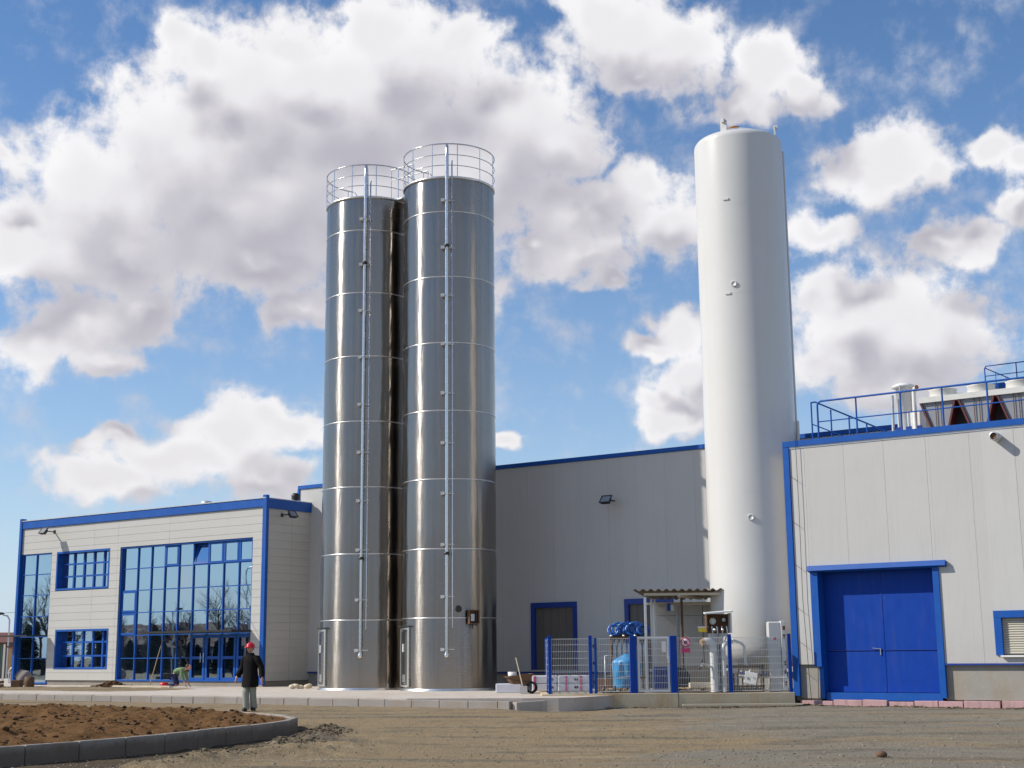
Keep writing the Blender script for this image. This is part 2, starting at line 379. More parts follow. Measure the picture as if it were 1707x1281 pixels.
def m_steel():
    m, t, b = mat('stainless_shell'); c = ocoord(t)
    x, y, z = t.n('ShaderNodeSeparateXYZ', {0: c}).outputs
    ang = t.m('ARCTAN2', y, x)
    oi0 = t.n('ShaderNodeObjectInfo').outputs['Random']
    cyl = t.n('ShaderNodeCombineXYZ', {0: t.m('ADD', t.m('MULTIPLY', ang, 1.7), t.m('MULTIPLY', oi0, 1.4)), 1: t.m('MULTIPLY', oi0, 3.0), 2: z}).outputs[0]
    big = t.noise(t.v('MULTIPLY', cyl, (0.9, 1, 0.25)), 1.2, 3, 0.5)
    brush = t.noise(t.v('MULTIPLY', cyl, (1.0, 1, 34.0)), 2.2, 5, 0.7)
    spots = t.noise(t.v('MULTIPLY', cyl, (1, 1, 0.6)), 1.9, 6, 0.62)
    stripes = t.noise(t.v('MULTIPLY', cyl, (7.0, 1, 0.12)), 1.5, 4, 0.6)
    oi = t.n('ShaderNodeObjectInfo').outputs['Random']
    cc = t.mix(brush, (0.290, 0.264, 0.240), (0.350, 0.324, 0.294))
    cc = t.mix(t.rng(spots, 0.50, 0.75, 0, 0.4, True), cc, (0.30, 0.255, 0.20))
    cc = t.mix(t.rng(stripes, 0.45, 0.75, 0, 0.5, True), cc, (0.26, 0.235, 0.21))
    # dust thrown up on the lowest course
    cc = t.mix(t.m('MULTIPLY', t.rng(z, 0.0, 1.6, 0.55, 0.0, True), spots), cc, (0.34, 0.27, 0.19))
    rg = t.m('ADD', t.rng(brush, 0.3, 0.7, 0.175, 0.21), t.m('MULTIPLY', big, 0.08))
    rg = t.m('ADD', rg, t.m('MULTIPLY', oi, 0.03))
    wav = t.noise(t.v('MULTIPLY', cyl, (2.0, 1, 0.5)), 1.0, 3, 0.5)
    bp = t.n('ShaderNodeBump', {'Strength': 0.5, 'Distance': 0.035, 'Height': wav})
    bp2 = t.n('ShaderNodeBump', {'Strength': 0.02, 'Distance': 0.002, 'Height': brush, 'Normal': bp.outputs[0]})
    tan = t.n('ShaderNodeTangent', direction_type='RADIAL', axis='Z').outputs[0]
    setp(t, b, col=cc, rough=rg, metal=1.0, aniso=0.93, tangent=tan, normal=bp2.outputs[0])
    b.inputs['Anisotropic Rotation'].default_value = 0.25
    return m


M['steel'] = m_steel()
M['weld'] = paint('weld_bead', (0.78, 0.77, 0.74), 0.3, 0.1, 20, metal=1.0)
M['pipe_steel'] = paint('pipe_stainless', (0.66, 0.66, 0.66), 0.25, 0.1, 6, metal=1.0)


def m_tank():
    m, t, b = mat('tank_white_enamel'); c = ocoord(t)
    x, y, z = t.n('ShaderNodeSeparateXYZ', {0: c}).outputs
    n = t.noise(c, 0.5, 4, 0.55); s = t.noise(t.v('MULTIPLY', c, (4, 4, 0.2)), 1.2, 6, 0.65)
    cc = t.mix(n, (0.62, 0.61, 0.58), (0.68, 0.67, 0.64))
    cc = t.mix(t.rng(s, 0.52, 0.85, 0, 0.22), cc, (0.55, 0.50, 0.42))
    cc = t.mix(t.m('MULTIPLY', t.rng(z, 0.8, 2.2, 0.35, 0, True), s), cc, (0.42, 0.32, 0.2))
    setp(t, b, col=cc, rough=0.27, spec=0.5)
    return m


M['tank'] = m_tank()


def m_glass():
    # mirror coated solar glass over dark interior
    m = bpy.data.materials.new('solar_glass'); m.use_nodes = True; m.node_tree.nodes.clear(); t = NT(m.node_tree)
    c = wcoord(t); oi = t.n('ShaderNodeObjectInfo').outputs['Random']
    w = t.noise(c, 0.8, 2, 0.5)
    bp = t.n('ShaderNodeBump', {'Strength': 0.03, 'Distance': 0.05, 'Height': w})
    gl = t.n('ShaderNodeBsdfGlossy', {'Color': (0.60, 0.76, 0.90, 1), 'Roughness': 0.012, 'Normal': bp.outputs[0]})
    df = t.n('ShaderNodeBsdfDiffuse', {'Color': (0.010, 0.018, 0.028, 1)})
    fr = t.n('ShaderNodeLayerWeight', {'Blend': 0.35}).outputs['Fresnel']
    fac = t.rng(fr, 0.0, 0.8, 0.62, 0.95)
    ms = t.n('ShaderNodeMixShader', {0: fac, 1: df.outputs[0], 2: gl.outputs[0]})
    t.link(ms.outputs[0], t.n('ShaderNodeOutputMaterial').inputs[0]); return m


M['glass'] = m_glass()


def m_ground():
    m, t, b = mat('site_gravel'); c = wcoord(t)
    x, y, z = t.n('ShaderNodeSeparateXYZ', {0: c}).outputs
    flat = t.n('ShaderNodeCombineXYZ', {0: x, 1: y, 2: 0.0}).outputs[0]
    warp = t.v('ADD', flat, t.v('MULTIPLY', t.noise(flat, 0.25, 3, 0.5, 'Color'), (3, 3, 0)))
    band = t.noise(t.v('MULTIPLY', warp, (0.10, 0.55, 1)), 1.0, 5, 0.6)          # wheel tracks and spread strips running across
    patch = t.noise(warp, 0.22, 5, 0.6)
    fine = t.noise(flat, 14, 8, 0.75); mid = t.noise(flat, 3.2, 7, 0.7)
    grey = t.mix(fine, (0.14, 0.124, 0.094), (0.33, 0.295, 0.23))
    tan = t.mix(fine, (0.18, 0.13, 0.072), (0.39, 0.30, 0.18))
    side = t.rng(x, -2.0, 6.0, 0.17, -0.02, True)
    f = t.rng(t.m('ADD', t.m('ADD', t.m('MULTIPLY', band, 0.6), t.m('MULTIPLY', patch, 0.4)), side), 0.46, 0.60, 0, 1, True)
    cc = t.mix(f, grey, tan)
    cc = t.mix(t.rng(mid, 0.52, 0.75, 0, 0.55), cc, (0.13, 0.10, 0.07))
    cc = t.mix(t.rng(mid, 0.25, 0.42, 0.35, 0.0), cc, (0.50, 0.42, 0.28))
    vor = t.n('ShaderNodeTexVoronoi', {'Vector': flat, 'Scale': 26.0}, feature='F1')
    cc = t.mix(t.rng(vor.outputs['Distance'], 0.0, 0.3, 0.3, 0.0), cc, vor.outputs['Color'], 'SOFT_LIGHT')
    # tyre tracks: pressed bands of darker, finer material sweeping across the yard
    wob = t.m('MULTIPLY', t.noise(t.v('MULTIPLY', flat, (0.06, 0.06, 1)), 1.0, 2, 0.5), 7.0)
    yy_ = t.m('ADD', t.m('ADD', y, t.m('MULTIPLY', x, 0.07)), wob)
    tr1 = t.rng(t.m('PINGPONG', yy_, 0.95), 0.62, 0.86, 0, 1, True)
    tr2 = t.rng(t.m('PINGPONG', t.m('ADD', t.m('ADD', y, t.m('MULTIPLY', x, -0.22)), t.m('MULTIPLY', wob, 1.7)), 1.55), 1.15, 1.45, 0, 1, True)
    trk = t.m('MULTIPLY', t.m('MAXIMUM', tr1, t.m('MULTIPLY', tr2, 0.8)), t.rng(t.noise(warp, 0.35, 4, 0.6), 0.38, 0.58, 0.0, 0.9, True))
    tread = t.rng(t.m('PINGPONG', t.m('ADD', x, t.m('MULTIPLY', mid, 0.3)), 0.09), 0.02, 0.07, 0.7, 1.0)
    cc = t.mix(t.m('MULTIPLY', trk, tread), cc, t.mix(fine, (0.10, 0.085, 0.062), (0.20, 0.175, 0.13)))
    lst = t.noise(t.v('MULTIPLY', warp, (0.22, 1.5, 1)), 1.3, 5, 0.65)
    cc = t.mix(t.rng(lst, 0.55, 0.72, 0, 0.5, True), cc, (0.40, 0.345, 0.25))
    bp = t.n('ShaderNodeBump', {'Strength': 0.9, 'Distance': 0.04, 'Height': t.m('ADD', fine, t.m('MULTIPLY', mid, 1.4))})
    bp2 = t.n('ShaderNodeBump', {'Strength': 0.5, 'Distance': 0.02, 'Height': vor.outputs['Distance'], 'Normal': bp.outputs[0]})
    # shadow zone beside the island kerb painted as dark soil, from the vertex mask
    at = t.n('ShaderNodeAttribute', attribute_name='painted_shade').outputs['Fac']
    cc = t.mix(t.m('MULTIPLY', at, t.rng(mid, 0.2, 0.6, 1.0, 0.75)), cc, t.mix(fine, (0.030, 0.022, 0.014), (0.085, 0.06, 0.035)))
    setp(t, b, col=cc, rough=0.95, spec=0.15, normal=bp2.outputs[0])
    return m


M['ground'] = m_ground()


def m_soil():
    m, t, b = mat('brown_soil'); c = wcoord(t)
    fine = t.noise(c, 9, 8, 0.75); mid = t.noise(c, 1.5, 6, 0.65)
    cc = t.mix(fine, (0.055, 0.028, 0.012), (0.30, 0.16, 0.065))
    cc = t.mix(t.rng(mid, 0.45, 0.7, 0, 0.5), cc, (0.09, 0.05, 0.022))
    gr = t.noise(c, 0.9, 4, 0.6)
    cc = t.mix(t.rng(gr, 0.55, 0.75, 0, 0.25), cc, (0.16, 0.13, 0.045))
    bp = t.n('ShaderNodeBump', {'Strength': 1.0, 'Distance': 0.05, 'Height': fine})
    setp(t, b, col=cc, rough=0.97, spec=0.1, normal=bp.outputs[0])
    return m


M['soil'] = m_soil()


def m_stone(name, a, b_):
    m, t, b = mat(name); c = wcoord(t)
    cc = t.mix(t.rng(t.noise(c, 5.0, 2, 0.5), 0.35, 0.65), a, b_)
    cc = t.mix(t.noise(c, 40, 3, 0.6), cc, tuple(v * 0.6 for v in a))
    setp(t, b, col=cc, rough=0.9, spec=0.2); return m


M['stones'] = m_stone('gravel_stones', (0.24, 0.21, 0.155), (0.50, 0.44, 0.33))
M['spoil'] = m_stone('spoil_lumps', (0.11, 0.085, 0.055), (0.33, 0.27, 0.18))
M['clods'] = m_stone('soil_clods', (0.07, 0.035, 0.015), (0.26, 0.15, 0.07))

# ------------------------------------------------------------------ ground, soil island, pad
ISL = [(-40, 12.0), (-12.5, 16.3), (-9.0, 18.8), (-7.44, 20.55), (-6.79, 21.4), (-5.95, 22.9), (-5.25, 24.8), (-4.8, 26.3), (-4.5, 27.5), (-4.45, 28.6), (-4.75, 29.7), (-5.35, 30.8), (-6.1, 32.0), (-7.3, 33.4), (-9.2, 35.0), (-12.0, 36.8), (-16.0, 38.4), (-22, 39.6), (-40, 41)]


def catmull(pts, n=6):
    out = []
    P_ = [pts[0]] + pts + [pts[-1]]
    for i in range(1, len(P_) - 2):
        p0, p1, p2, p3 = [Vector(p) for p in P_[i - 1:i + 3]]
        for k in range(n):
            u = k / n
            out.append(0.5 * ((2 * p1) + (p2 - p0) * u + (2 * p0 - 5 * p1 + 4 * p2 - p3) * u * u + (3 * p1 - p0 - 3 * p2 + p3) * u ** 3))
    out.append(Vector(pts[-1])); return out


ISLC = catmull(ISL, 8)
isl_np = np.array([p[:] for p in ISLC])


def dist_poly(X, Y, P_):
    d = np.full(X.shape, 1e9); inside = np.zeros(X.shape, bool)
    n = len(P_)
    for i in range(n - 1):
        a = P_[i]; b = P_[i + 1]; ab = b - a; L = (ab ** 2).sum() + 1e-12
        u = np.clip(((X - a[0]) * ab[0] + (Y - a[1]) * ab[1]) / L, 0, 1)
        d = np.minimum(d, np.hypot(X - a[0] - u * ab[0], Y - a[1] - u * ab[1]))
    for i in range(n):
        a = P_[i]; b = P_[(i + 1) % n]
        c = (a[1] > Y) != (b[1] > Y)
        with np.errstate(divide='ignore', invalid='ignore'):
            xx = (b[0] - a[0]) * (Y - a[1]) / (b[1] - a[1]) + a[0]
        inside ^= c & (X < xx)
    return d, inside


def fbm2(X, Y, scale, octv=4, seed=0, rough=0.5):
    # value noise on numpy grids
    rng = np.random.RandomState(seed); T = rng.rand(256, 256); out = 0; amp = 1; tot = 0
    for o in range(octv):
        x = X * scale + 17.3 * o; y = Y * scale + 9.1 * o
        xi = np.floor(x).astype(int); yi = np.floor(y).astype(int); fx = x - xi; fy = y - yi
        fx = fx * fx * (3 - 2 * fx); fy = fy * fy * (3 - 2 * fy)
        g = lambda i, j: T[i % 256, j % 256]
        out = out + amp * ((g(xi, yi) * (1 - fx) + g(xi + 1, yi) * fx) * (1 - fy) + (g(xi, yi + 1) * (1 - fx) + g(xi + 1, yi + 1) * fx) * fy)
        tot += amp; amp *= rough; scale *= 2.03
    return out / tot - 0.5


def ss(x, a, b):
    t_ = np.clip((x - a) / (b - a), 0, 1); return t_ * t_ * (3 - 2 * t_)


def berm_d(Y):
    return 0.65 + np.clip(28.3 - Y, 0, 12) * 0.27


def ground_h(X, Y):
    d, ins = dist_poly(X, Y, isl_np); ds = np.where(ins, -d, d)
    h = fbm2(X, Y, 0.35, 3, 1) * 0.05 + fbm2(X, Y, 2.5, 4, 2, 0.6) * 0.035
    # dip towards the yard wall and the right hall
    nP = X * 0.573 + Y * 0.819
    h = h - 0.15 * ss(X, -0.6, 0.9) * np.maximum(ss(Y, 35.5, 40.0), ss(nP, 33.5, 37.0))
    # wheel tracks running across the yard, parallel to the pad
    e_ = X * 0.995 + Y * 0.1
    for k, off in enumerate((26.0, 28.1, 31.5, 33.4, 23.5)):
        c_ = Y + X * (0.05 + 0.04 * k) - off + 0.5 * np.sin(X * 0.3 + k)
        h = h - 0.035 * np.exp(-(c_ / 0.28) ** 2) + 0.02 * np.exp(-((np.abs(c_) - 0.5) / 0.15) ** 2)
    near = 1 - ss(Y, 29.0, 31.5)
    bd_ = berm_d(Y)
    tr = np.exp(-(np.maximum(ds - 0.3, 0) / (bd_ * 0.45)) ** 2) * near
    berm = np.exp(-((ds - bd_ - 0.30 * fbm2(X, Y, 0.6, 2, 5) * 3) / 0.36) ** 2) * near
    lump = 0.6 + 1.3 * (fbm2(X, Y, 1.2, 4, 8, 0.6) + 0.5)
    h = h - 0.05 * tr + 0.10 * berm * lump + berm * fbm2(X, Y, 6.0, 4, 9, 0.65) * 0.13
    b2 = np.exp(-(((X + 2.9) / 0.8) ** 2 + ((Y - 22.9) / 2.2) ** 2)); h = h + 0.10 * b2 * (0.5 + fbm2(X, Y, 5, 4, 11) * 2)
    painted_shade = np.clip((1 - ss(ds, bd_ - 0.45, bd_ + 0.05)) * near, 0, 1) * (ds > -0.3)
    h = np.where(ds < -0.1, -0.1, h)
    return h, painted_shade


def grid_axis(lo, hi, step, far):
    a = list(np.arange(lo, hi + 1e-6, step)); s = step; x = hi; up = []
    while x < far: s *= 1.35; x += s; up.append(x)
    s = step; x = lo; dn = []
    while x > -far: s *= 1.35; x -= s; dn.append(x)
    return np.array(dn[::-1] + a + up)


gx = grid_axis(-13.0, 11.0, 0.075, 2500.0); gy = grid_axis(16.5, 44.0, 0.10, 2500.0)
GX, GY = np.meshgrid(gx, gy); GH, GD = ground_h(GX, GY)
inn = (GX > -60) & (GX < 60) & (GY > 0) & (GY < 75)
GH = np.where(inn, GH, 0); GD = np.where(inn, GD, 0)
nx, ny = len(gx), len(gy)
verts = np.stack([GX, GY, GH], -1).reshape(-1, 3)
idx = np.arange(nx * ny).reshape(ny, nx)
faces = np.stack([idx[:-1, :-1], idx[:-1, 1:], idx[1:, 1:], idx[1:, :-1]], -1).reshape(-1, 4)


def np_mesh(name, verts, faces, mat_, smooth=True):
    me = bpy.data.meshes.new(name)
    me.vertices.add(len(verts)); me.vertices.foreach_set('co', verts.astype(np.float32).ravel())
    k = faces.shape[1]
    me.loops.add(faces.size); me.loops.foreach_set('vertex_index', faces.astype(np.int32).ravel())
    me.polygons.add(len(faces)); me.polygons.foreach_set('loop_start', np.arange(0, faces.size, k, dtype=np.int32))
    me.polygons.foreach_set('loop_total', np.full(len(faces), k, np.int32))
    me.update(calc_edges=True)
    me.polygons.foreach_set('use_smooth', np.full(len(faces), smooth))
    me.materials.append(mat_); return me


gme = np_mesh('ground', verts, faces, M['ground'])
at = gme.attributes.new('painted_shade', 'FLOAT', 'POINT'); at.data.foreach_set('value', GD.astype(np.float32).ravel())
go_ = bpy.data.objects.new('ground', gme); COL.objects.link(go_)
tag(go_, 'grey and tan gravel ground of the building site', kind='structure')

# soil bed inside the kerb
bx = np.arange(-40, -4.0, 0.075); by = np.arange(12, 41, 0.09)
bx = bx[bx > -16]; BX, BY = np.meshgrid(bx, by)
bd, bi = dist_poly(BX, BY, isl_np)
clodf = fbm2(BX, BY, 3.2, 5, 21, 0.62)
BH = 0.21 + 0.10 * ss(bd, 0.1, 3.0) + 0.34 * np.maximum(clodf + 0.02, -0.03) * ss(bd, 0.05, 0.5) + fbm2(BX, BY, 0.5, 3, 22) * 0.16 * ss(bd, 0.1, 1.5)
vi = np.arange(BX.size).reshape(BX.shape); ok = bi & (bd > 0.07)
fq = np.stack([vi[:-1, :-1], vi[:-1, 1:], vi[1:, 1:], vi[1:, :-1]], -1).reshape(-1, 4)
okq = ok.ravel()[fq].all(1); fq = fq[okq]
used = np.unique(fq); remap = -np.ones(BX.size, int); remap[used] = np.arange(len(used))
sv = np.stack([BX, BY, BH], -1).reshape(-1, 3)[used]
sme = np_mesh('soil_bed', sv, remap[fq], M['soil'])
sb = bpy.data.objects.new('soil_bed', sme); COL.objects.link(sb)
tag(sb, 'loose brown topsoil filling the kerbed island', kind='structure')


def scatter_rocks(name, pts, mat_, label, kind='stuff'):
    base = []
    for k in range(6):
        bm = bmesh.new(); bmesh.ops.create_icosphere(bm, subdivisions=1, radius=1.0); r = random.Random(k)
        for v in bm.verts: v.co *= r.uniform(0.65, 1.2)
        bm.verts.index_update()
        base.append((np.array([v.co[:] for v in bm.verts]), np.array([[v.index for v in f.verts] for f in bm.faces]))); bm.free()
    V = []; F = []; o = 0; r = random.Random(3)
    for (x, y, z, s) in pts:
        bv, bf = base[r.randrange(6)]; a = r.uniform(0, 6.28); ca, sa = math.cos(a), math.sin(a)
        q = bv * np.array([s * r.uniform(0.8, 1.3), s * r.uniform(0.7, 1.1), s * r.uniform(0.45, 0.8)])
        q = np.stack([q[:, 0] * ca - q[:, 1] * sa + x, q[:, 0] * sa + q[:, 1] * ca + y, q[:, 2] + z + s * 0.2], -1)
        V.append(q); F.append(bf + o); o += len(bv)
    me = np_mesh(name, np.concatenate(V), np.concatenate(F), mat_, False)
    ob = bpy.data.objects.new(name, me); COL.objects.link(ob); tag(ob, label, kind=kind); return ob


rr = np.random.RandomState(5)
n_st = 9000
yy = 17.0 + (rr.rand(n_st) ** 1.6) * 24; xx = (rr.rand(n_st) - 0.5) * yy * 0.86
dd_, in_ = dist_poly(xx, yy, isl_np); hh, _ = ground_h(xx, yy)
sz = 0.007 + 0.020 * rr.rand(n_st) ** 4
keep = ~in_ & (xx * 0.573 + yy * 0.819 < 31.2 + 4.6 * (xx > 0.9))
scatter_rocks('gravel', [(a, b, c, s) for a, b, c, s, d, k in zip(xx, yy, hh, sz, dd_, keep) if k], M['stones'], 'loose stones lying all over the gravel yard')
# earth pushed up against the foot of the right hall and the yard wall
fp_ = []
for _ in range(1500):
    if rr.rand() < 0.62: p_ = wpt(RO, rr.rand() * 9.5, -0.12 - abs(rr.randn()) * 0.16)
    else: p_ = Vector((0.8 + rr.rand() * 7.6, 42.0 - abs(rr.randn()) * 0.16, 0))
    g_, _ = ground_h(np.array([[p_.x]]), np.array([[p_.y]])); cl = math.sin(p_.x * 2.3) + math.sin(p_.x * 5.1 + 1)
    fp_.append((p_.x, p_.y, float(g_[0, 0]), 0.015 + (0.055 if cl > 0.4 else 0.02) * rr.rand() ** 2))
scatter_rocks('earth_lumps', fp_, M['spoil'], 'lumps of earth along the foot of the yard wall and right hall')
# extra rubble on the spoil ridge by the kerb
pts = []
for _ in range(2600):
    a = rr.randint(20, 70); p = isl_np[a] + (isl_np[a + 1] - isl_np[a]) * rr.rand(); tdir = isl_np[a + 1] - isl_np[a]; tdir /= np.linalg.norm(tdir) + 1e-9
    q = p + np.array([tdir[1], -tdir[0]]) * (berm_d(p[1]) + rr.randn() * 0.26)
    if q[1] < 31: pts.append(q)
pts = np.array(pts); hh, _ = ground_h(pts[:, 0], pts[:, 1]); _, i2 = dist_poly(pts[:, 0], pts[:, 1], isl_np)
scatter_rocks('rubble', [(p[0], p[1], h, 0.012 + 0.035 * rr.rand() ** 4) for p, h, i in zip(pts, hh, i2) if not i], M['spoil'], 'ridge of lumpy spoil thrown up beside the island kerb')
cx = rr.rand(9000) * 14 - 18; cx = -16 + rr.rand(9000) * 11.6; cy = 14 + rr.rand(9000) * 25
cd, ci = dist_poly(cx, cy, isl_np)
ch = 0.21 + 0.10 * ss(cd, 0.1, 3.0) + 0.34 * np.maximum(fbm2(cx, cy, 3.2, 5, 21, 0.62) + 0.02, -0.03) * ss(cd, 0.05, 0.5) + fbm2(cx, cy, 0.5, 3, 22) * 0.16 * ss(cd, 0.1, 1.5)
scatter_rocks('soil_clods', [(a, b, c, 0.012 + 0.055 * rr.rand() ** 3.6) for a, b, c, d, i in zip(cx, cy, ch, cd, ci) if i and d > 0.25], M['clods'], 'brown clods of earth lying on the soil bed')

tag(MB().sphere((0, 0, 0), 0.075, 10, 7, (1.1, 0.8, 0.75)).part('stone', M['rust'], loc=(5.11, 19.9, 0.05)),
    'single reddish brown stone lying on the gravel at bottom right', 'stone')


def kerb_run(pts, w, z0, z1, length, parent, mat_, side=-1, ext=0.0):
    # stones cut along a polyline, each its own object
    P_ = [Vector(p) for p in pts]; segs = []; acc = 0; cur = [P_[0]]
    for a, b in zip(P_[:-1], P_[1:]):
        L = (b - a).length; u = 0
        while L - u > length - acc:
            u += length - acc; q = a + (b - a) * (u / L); cur.append(q); segs.append(cur); cur = [q]; acc = 0
        acc += L - u; cur.append(b)
    if len(cur) > 1 and (cur[-1] - cur[0]).length > 0.1: segs.append(cur)
    r = random.Random(11)
    for sg in segs:
        a, b = sg[0], sg[-1]; d = (b - a).normalized(); nrm = Vector((-d.y, d.x))
        jz = r.uniform(-0.008, 0.008); jn = r.uniform(-0.006, 0.006); g = 0.004; mb = MB()
        L = (b - a).length
        mb.cbox(-L / 2 + g, L / 2 - g, -w / 2, w / 2, z0, z1 + jz, 0.012)
        o = mb.part('kerb_stone', mat_, parent); c = (a + b) / 2 + nrm * jn
        o.location = (c.x, c.y, 0); o.rotation_euler = (0, 0, math.atan2(d.y, d.x) + r.uniform(-0.006, 0.006))


ik = thing('island_kerb', 'curved kerb of concrete stones round the brown soil island in the foreground', 'kerb')
vis = [p for p in ISLC if p.x > -13.5]
kerb_run(vis, 0.14, -0.14, 0.24, 0.95, ik, M['kerb_dark_base'])
nearp = [p for p in ISLC if p.x > -13.5 and p.y < 29.2]
mb = MB()
for a, b in zip(nearp[:-1], nearp[1:]):
    d = (b - a).normalized(); n_ = Vector((d.y, -d.x)) * 0.16
    q = [(a.x, a.y), (b.x, b.y), (b.x + n_.x, b.y + n_.y), (a.x + n_.x, a.y + n_.y)]
    mb.prism(q[::-1], -0.3, -0.09)
mb.part('kerb_footing', M['plinth'], ik)

# pad under the silos and in front of the office, with its kerb
NF = 31.4            # distance of the kerb line along the wall normal


def ep(e_, n_): return (EX * e_ + EN * n_)[:2]


Z_PAD = 0.22
pad = MB()
e0, e1, e2 = -75.0, -22.85, -21.2
pad.prism([ep(e0, NF + 0.3), ep(-26.0, NF + 0.3), ep(-22.9, NF + 1.7), ep(-22.0, NF + 2.2), ep(-21.75, NF + 2.6), ep(-21.6, 43.5), ep(e0, 60)], -0.2, Z_PAD)
tag(pad.part('pavement', M['slab']), 'pale concrete pad under the silos and along the office front', kind='structure')
tag(MB().prism([ep(-26.2, NF + 0.1), ep(-22.2, NF + 0.1), ep(-22.25, NF + 1.75), ep(-22.9, NF + 1.65)], -0.2, 0.12).part('soil_strip', M['soil']),
    'wedge of bare brown soil between pad and kerb end', kind='structure')
pk = thing('pad_kerb', 'long straight grey kerb edging the pad in front of silos and office', 'kerb')
kerb_run([ep(-46.5, NF - 0.1), ep(-22.1, NF)], 0.15, -0.15, 0.20, 1.0, pk, M['kerb'])
kerb_run([ep(-46.5, NF - 0.1), ep(-52, NF + 4.5)], 0.15, -0.15, 0.18, 1.0, pk, M['kerb'])
kerb_run([ep(-22.0, NF + 0.02), ep(-22.15 + 0.0, NF + 1.75)], 0.14, -0.15, 0.17, 1.8, pk, M['slab'])

# sandy dirt spread over the paving before the office
def dirt_patch(name, e0, e1, n0, n1, z, amp, m_, label):
    na = int((e1 - e0) / 0.12); nb = int((n1 - n0) / 0.12)
    A, Bn = np.meshgrid(np.linspace(e0, e1, na), np.linspace(n0, n1, nb))
    X = A * EX.x + Bn * EN.x; Y = A * EX.y + Bn * EN.y
    u = (A - e0) / (e1 - e0); v_ = (Bn - n0) / (n1 - n0)
    fall = ss(np.minimum(u, 1 - u), 0, 0.12) * ss(np.minimum(v_, 1 - v_), 0, 0.25)
    H = z - 0.035 + (0.04 + amp * np.maximum(fbm2(X, Y, 1.3, 5, 31, 0.6) + 0.25, 0)) * fall
    vi = np.arange(A.size).reshape(A.shape)
    f = np.stack([vi[:-1, :-1], vi[:-1, 1:], vi[1:, 1:], vi[1:, :-1]], -1).reshape(-1, 4)
    o = bpy.data.objects.new(name, np_mesh(name, np.stack([X, Y, H], -1).reshape(-1, 3), f, m_)); COL.objects.link(o)
    return tag(o, label, kind='structure')


dirt_patch('dirt', -62, -40, 33.2, 39.2, Z_PAD, 0.10, M['ground'], 'thin layer of sandy dirt over the paving before the office')
dirt_patch('dirt', -57.5, -52.5, 34.0, 38.0, Z_PAD, 0.30, M['soil'], 'dark heap of soil on the paving by the left office corner')


# ------------------------------------------------------------------ cladding
def cut_rects(t0, t1, z0, z1, holes):
    """split a rectangle into rectangles outside the holes"""
    out = [(t0, t1, z0, z1)]
    for (a, b, c, d) in holes:
        nw = []
        for (p, q, r, s_) in out:
            if b <= p + 1e-4 or a >= q - 1e-4 or d <= r + 1e-4 or c >= s_ - 1e-4: nw.append((p, q, r, s_)); continue
            if a > p + 1e-4: nw.append((p, a, r, s_))
            if b < q - 1e-4: nw.append((b, q, r, s_))
            p2, q2 = max(p, a), min(q, b)
            if c > r + 1e-4: nw.append((p2, q2, r, c))
            if d < s_ - 1e-4: nw.append((p2, q2, d, s_))
        out = nw
    return [o for o in out if o[1] - o[0] > 0.03 and o[3] - o[2] > 0.03]


_pr = random.Random(5)


def panels(parent, m_, ts, zs, holes, y=0.0, th=0.05, gap=0.006, side=False, joint_gap=None):
    for t0, t1 in zip(ts[:-1], ts[1:]):
        for z0, z1 in zip(zs[:-1], zs[1:]):
            for (a, b, c, d) in cut_rects(t0, t1, z0, z1, holes):
                o = _pr.uniform(-0.0015, 0.0015); gl = gap if a == t0 else 0; gr = gap if b == t1 else 0
                gb = (joint_gap or gap) if c == z0 else 0; gt = (joint_gap or gap) if d == z1 else 0
                if side: MB().box(y - 0.0 + o, y + th + o, a + gl, b - gr, c + gb, d - gt).part('cladding_panel', m_, parent)
                else: MB().box(a + gl, b - gr, y - th + o, y + o, c + gb, d - gt).part('cladding_panel', m_, parent)


# ------------------------------------------------------------------ office building
office = thing('office_building', 'two storey pale grey office block with large blue framed glazing at left', 'building', OO, PHI)
ZF = 7.55
MB().box(-16.3, -0.12, 0.42, 14.0, Z_PAD - 0.3, 7.4).part('wall_core', M['concrete'], office)
GL = (-9.15, -0.75, 0.42, 6.33)          # big glazing
W1 = (-13.68, -9.86, 4.53, 6.33); W2 = (-13.5, -9.72, 0.93, 2.73)
G0 = (-16.33, -14.05, 0.26, 6.33)
holes = [GL, W1, W2, (-16.5, -14.05, 0.2, 6.33)]
zs = [0.44 + i * (ZF - 0.44) / 21 for i in range(22)]
panels(office, M['clad_office'], [-16.38, -11.0, -9.33, -5.9, -0.12], zs, holes, th=0.06, gap=0.0045, joint_gap=0.0045)
MB().box(-16.3, -11.55 + 0.0, 0.005, 0.03, 6.36, 7.5).box(-11.55, -0.12, 0.005, 0.03, 6.36, 7.5).box(-14.04, -13.7, 0.005, 0.03, 0.44, 6.35).box(-9.7, -9.17, 0.005, 0.03, 0.44, 6.35).box(-13.69, -9.71, 0.005, 0.03, 2.76, 4.5).box(-13.69, -9.71, 0.005, 0.03, 0.44, 0.9).box(-0.74, -0.12, 0.005, 0.03, 0.44, 6.35).part('wall_liner', M['clad_office'], office)
MB().box(-0.115, -0.075, 0.02, 2.9, 0.44, 7.5).part('wall_liner', M['clad_office'], office)
# right side wall
panels(office, M['clad_office'], [0.02, 1.45, 2.90], zs, [], y=-0.06, th=0.06, side=True, gap=0.004, joint_gap=0.003)
MB().box(-14.05, -9.15, 0.02, 0.11, 0.0, 0.43).part('plinth', M['plinth'], office)
MB().box(-9.15, 0.0, 0.03, 0.11, 0.0, 0.41).part('plinth', M['plinth'], office)
MB().box(-0.11, -0.04, 0.12, 2.9, 0.0, 0.43).part('plinth', M['plinth'], office)
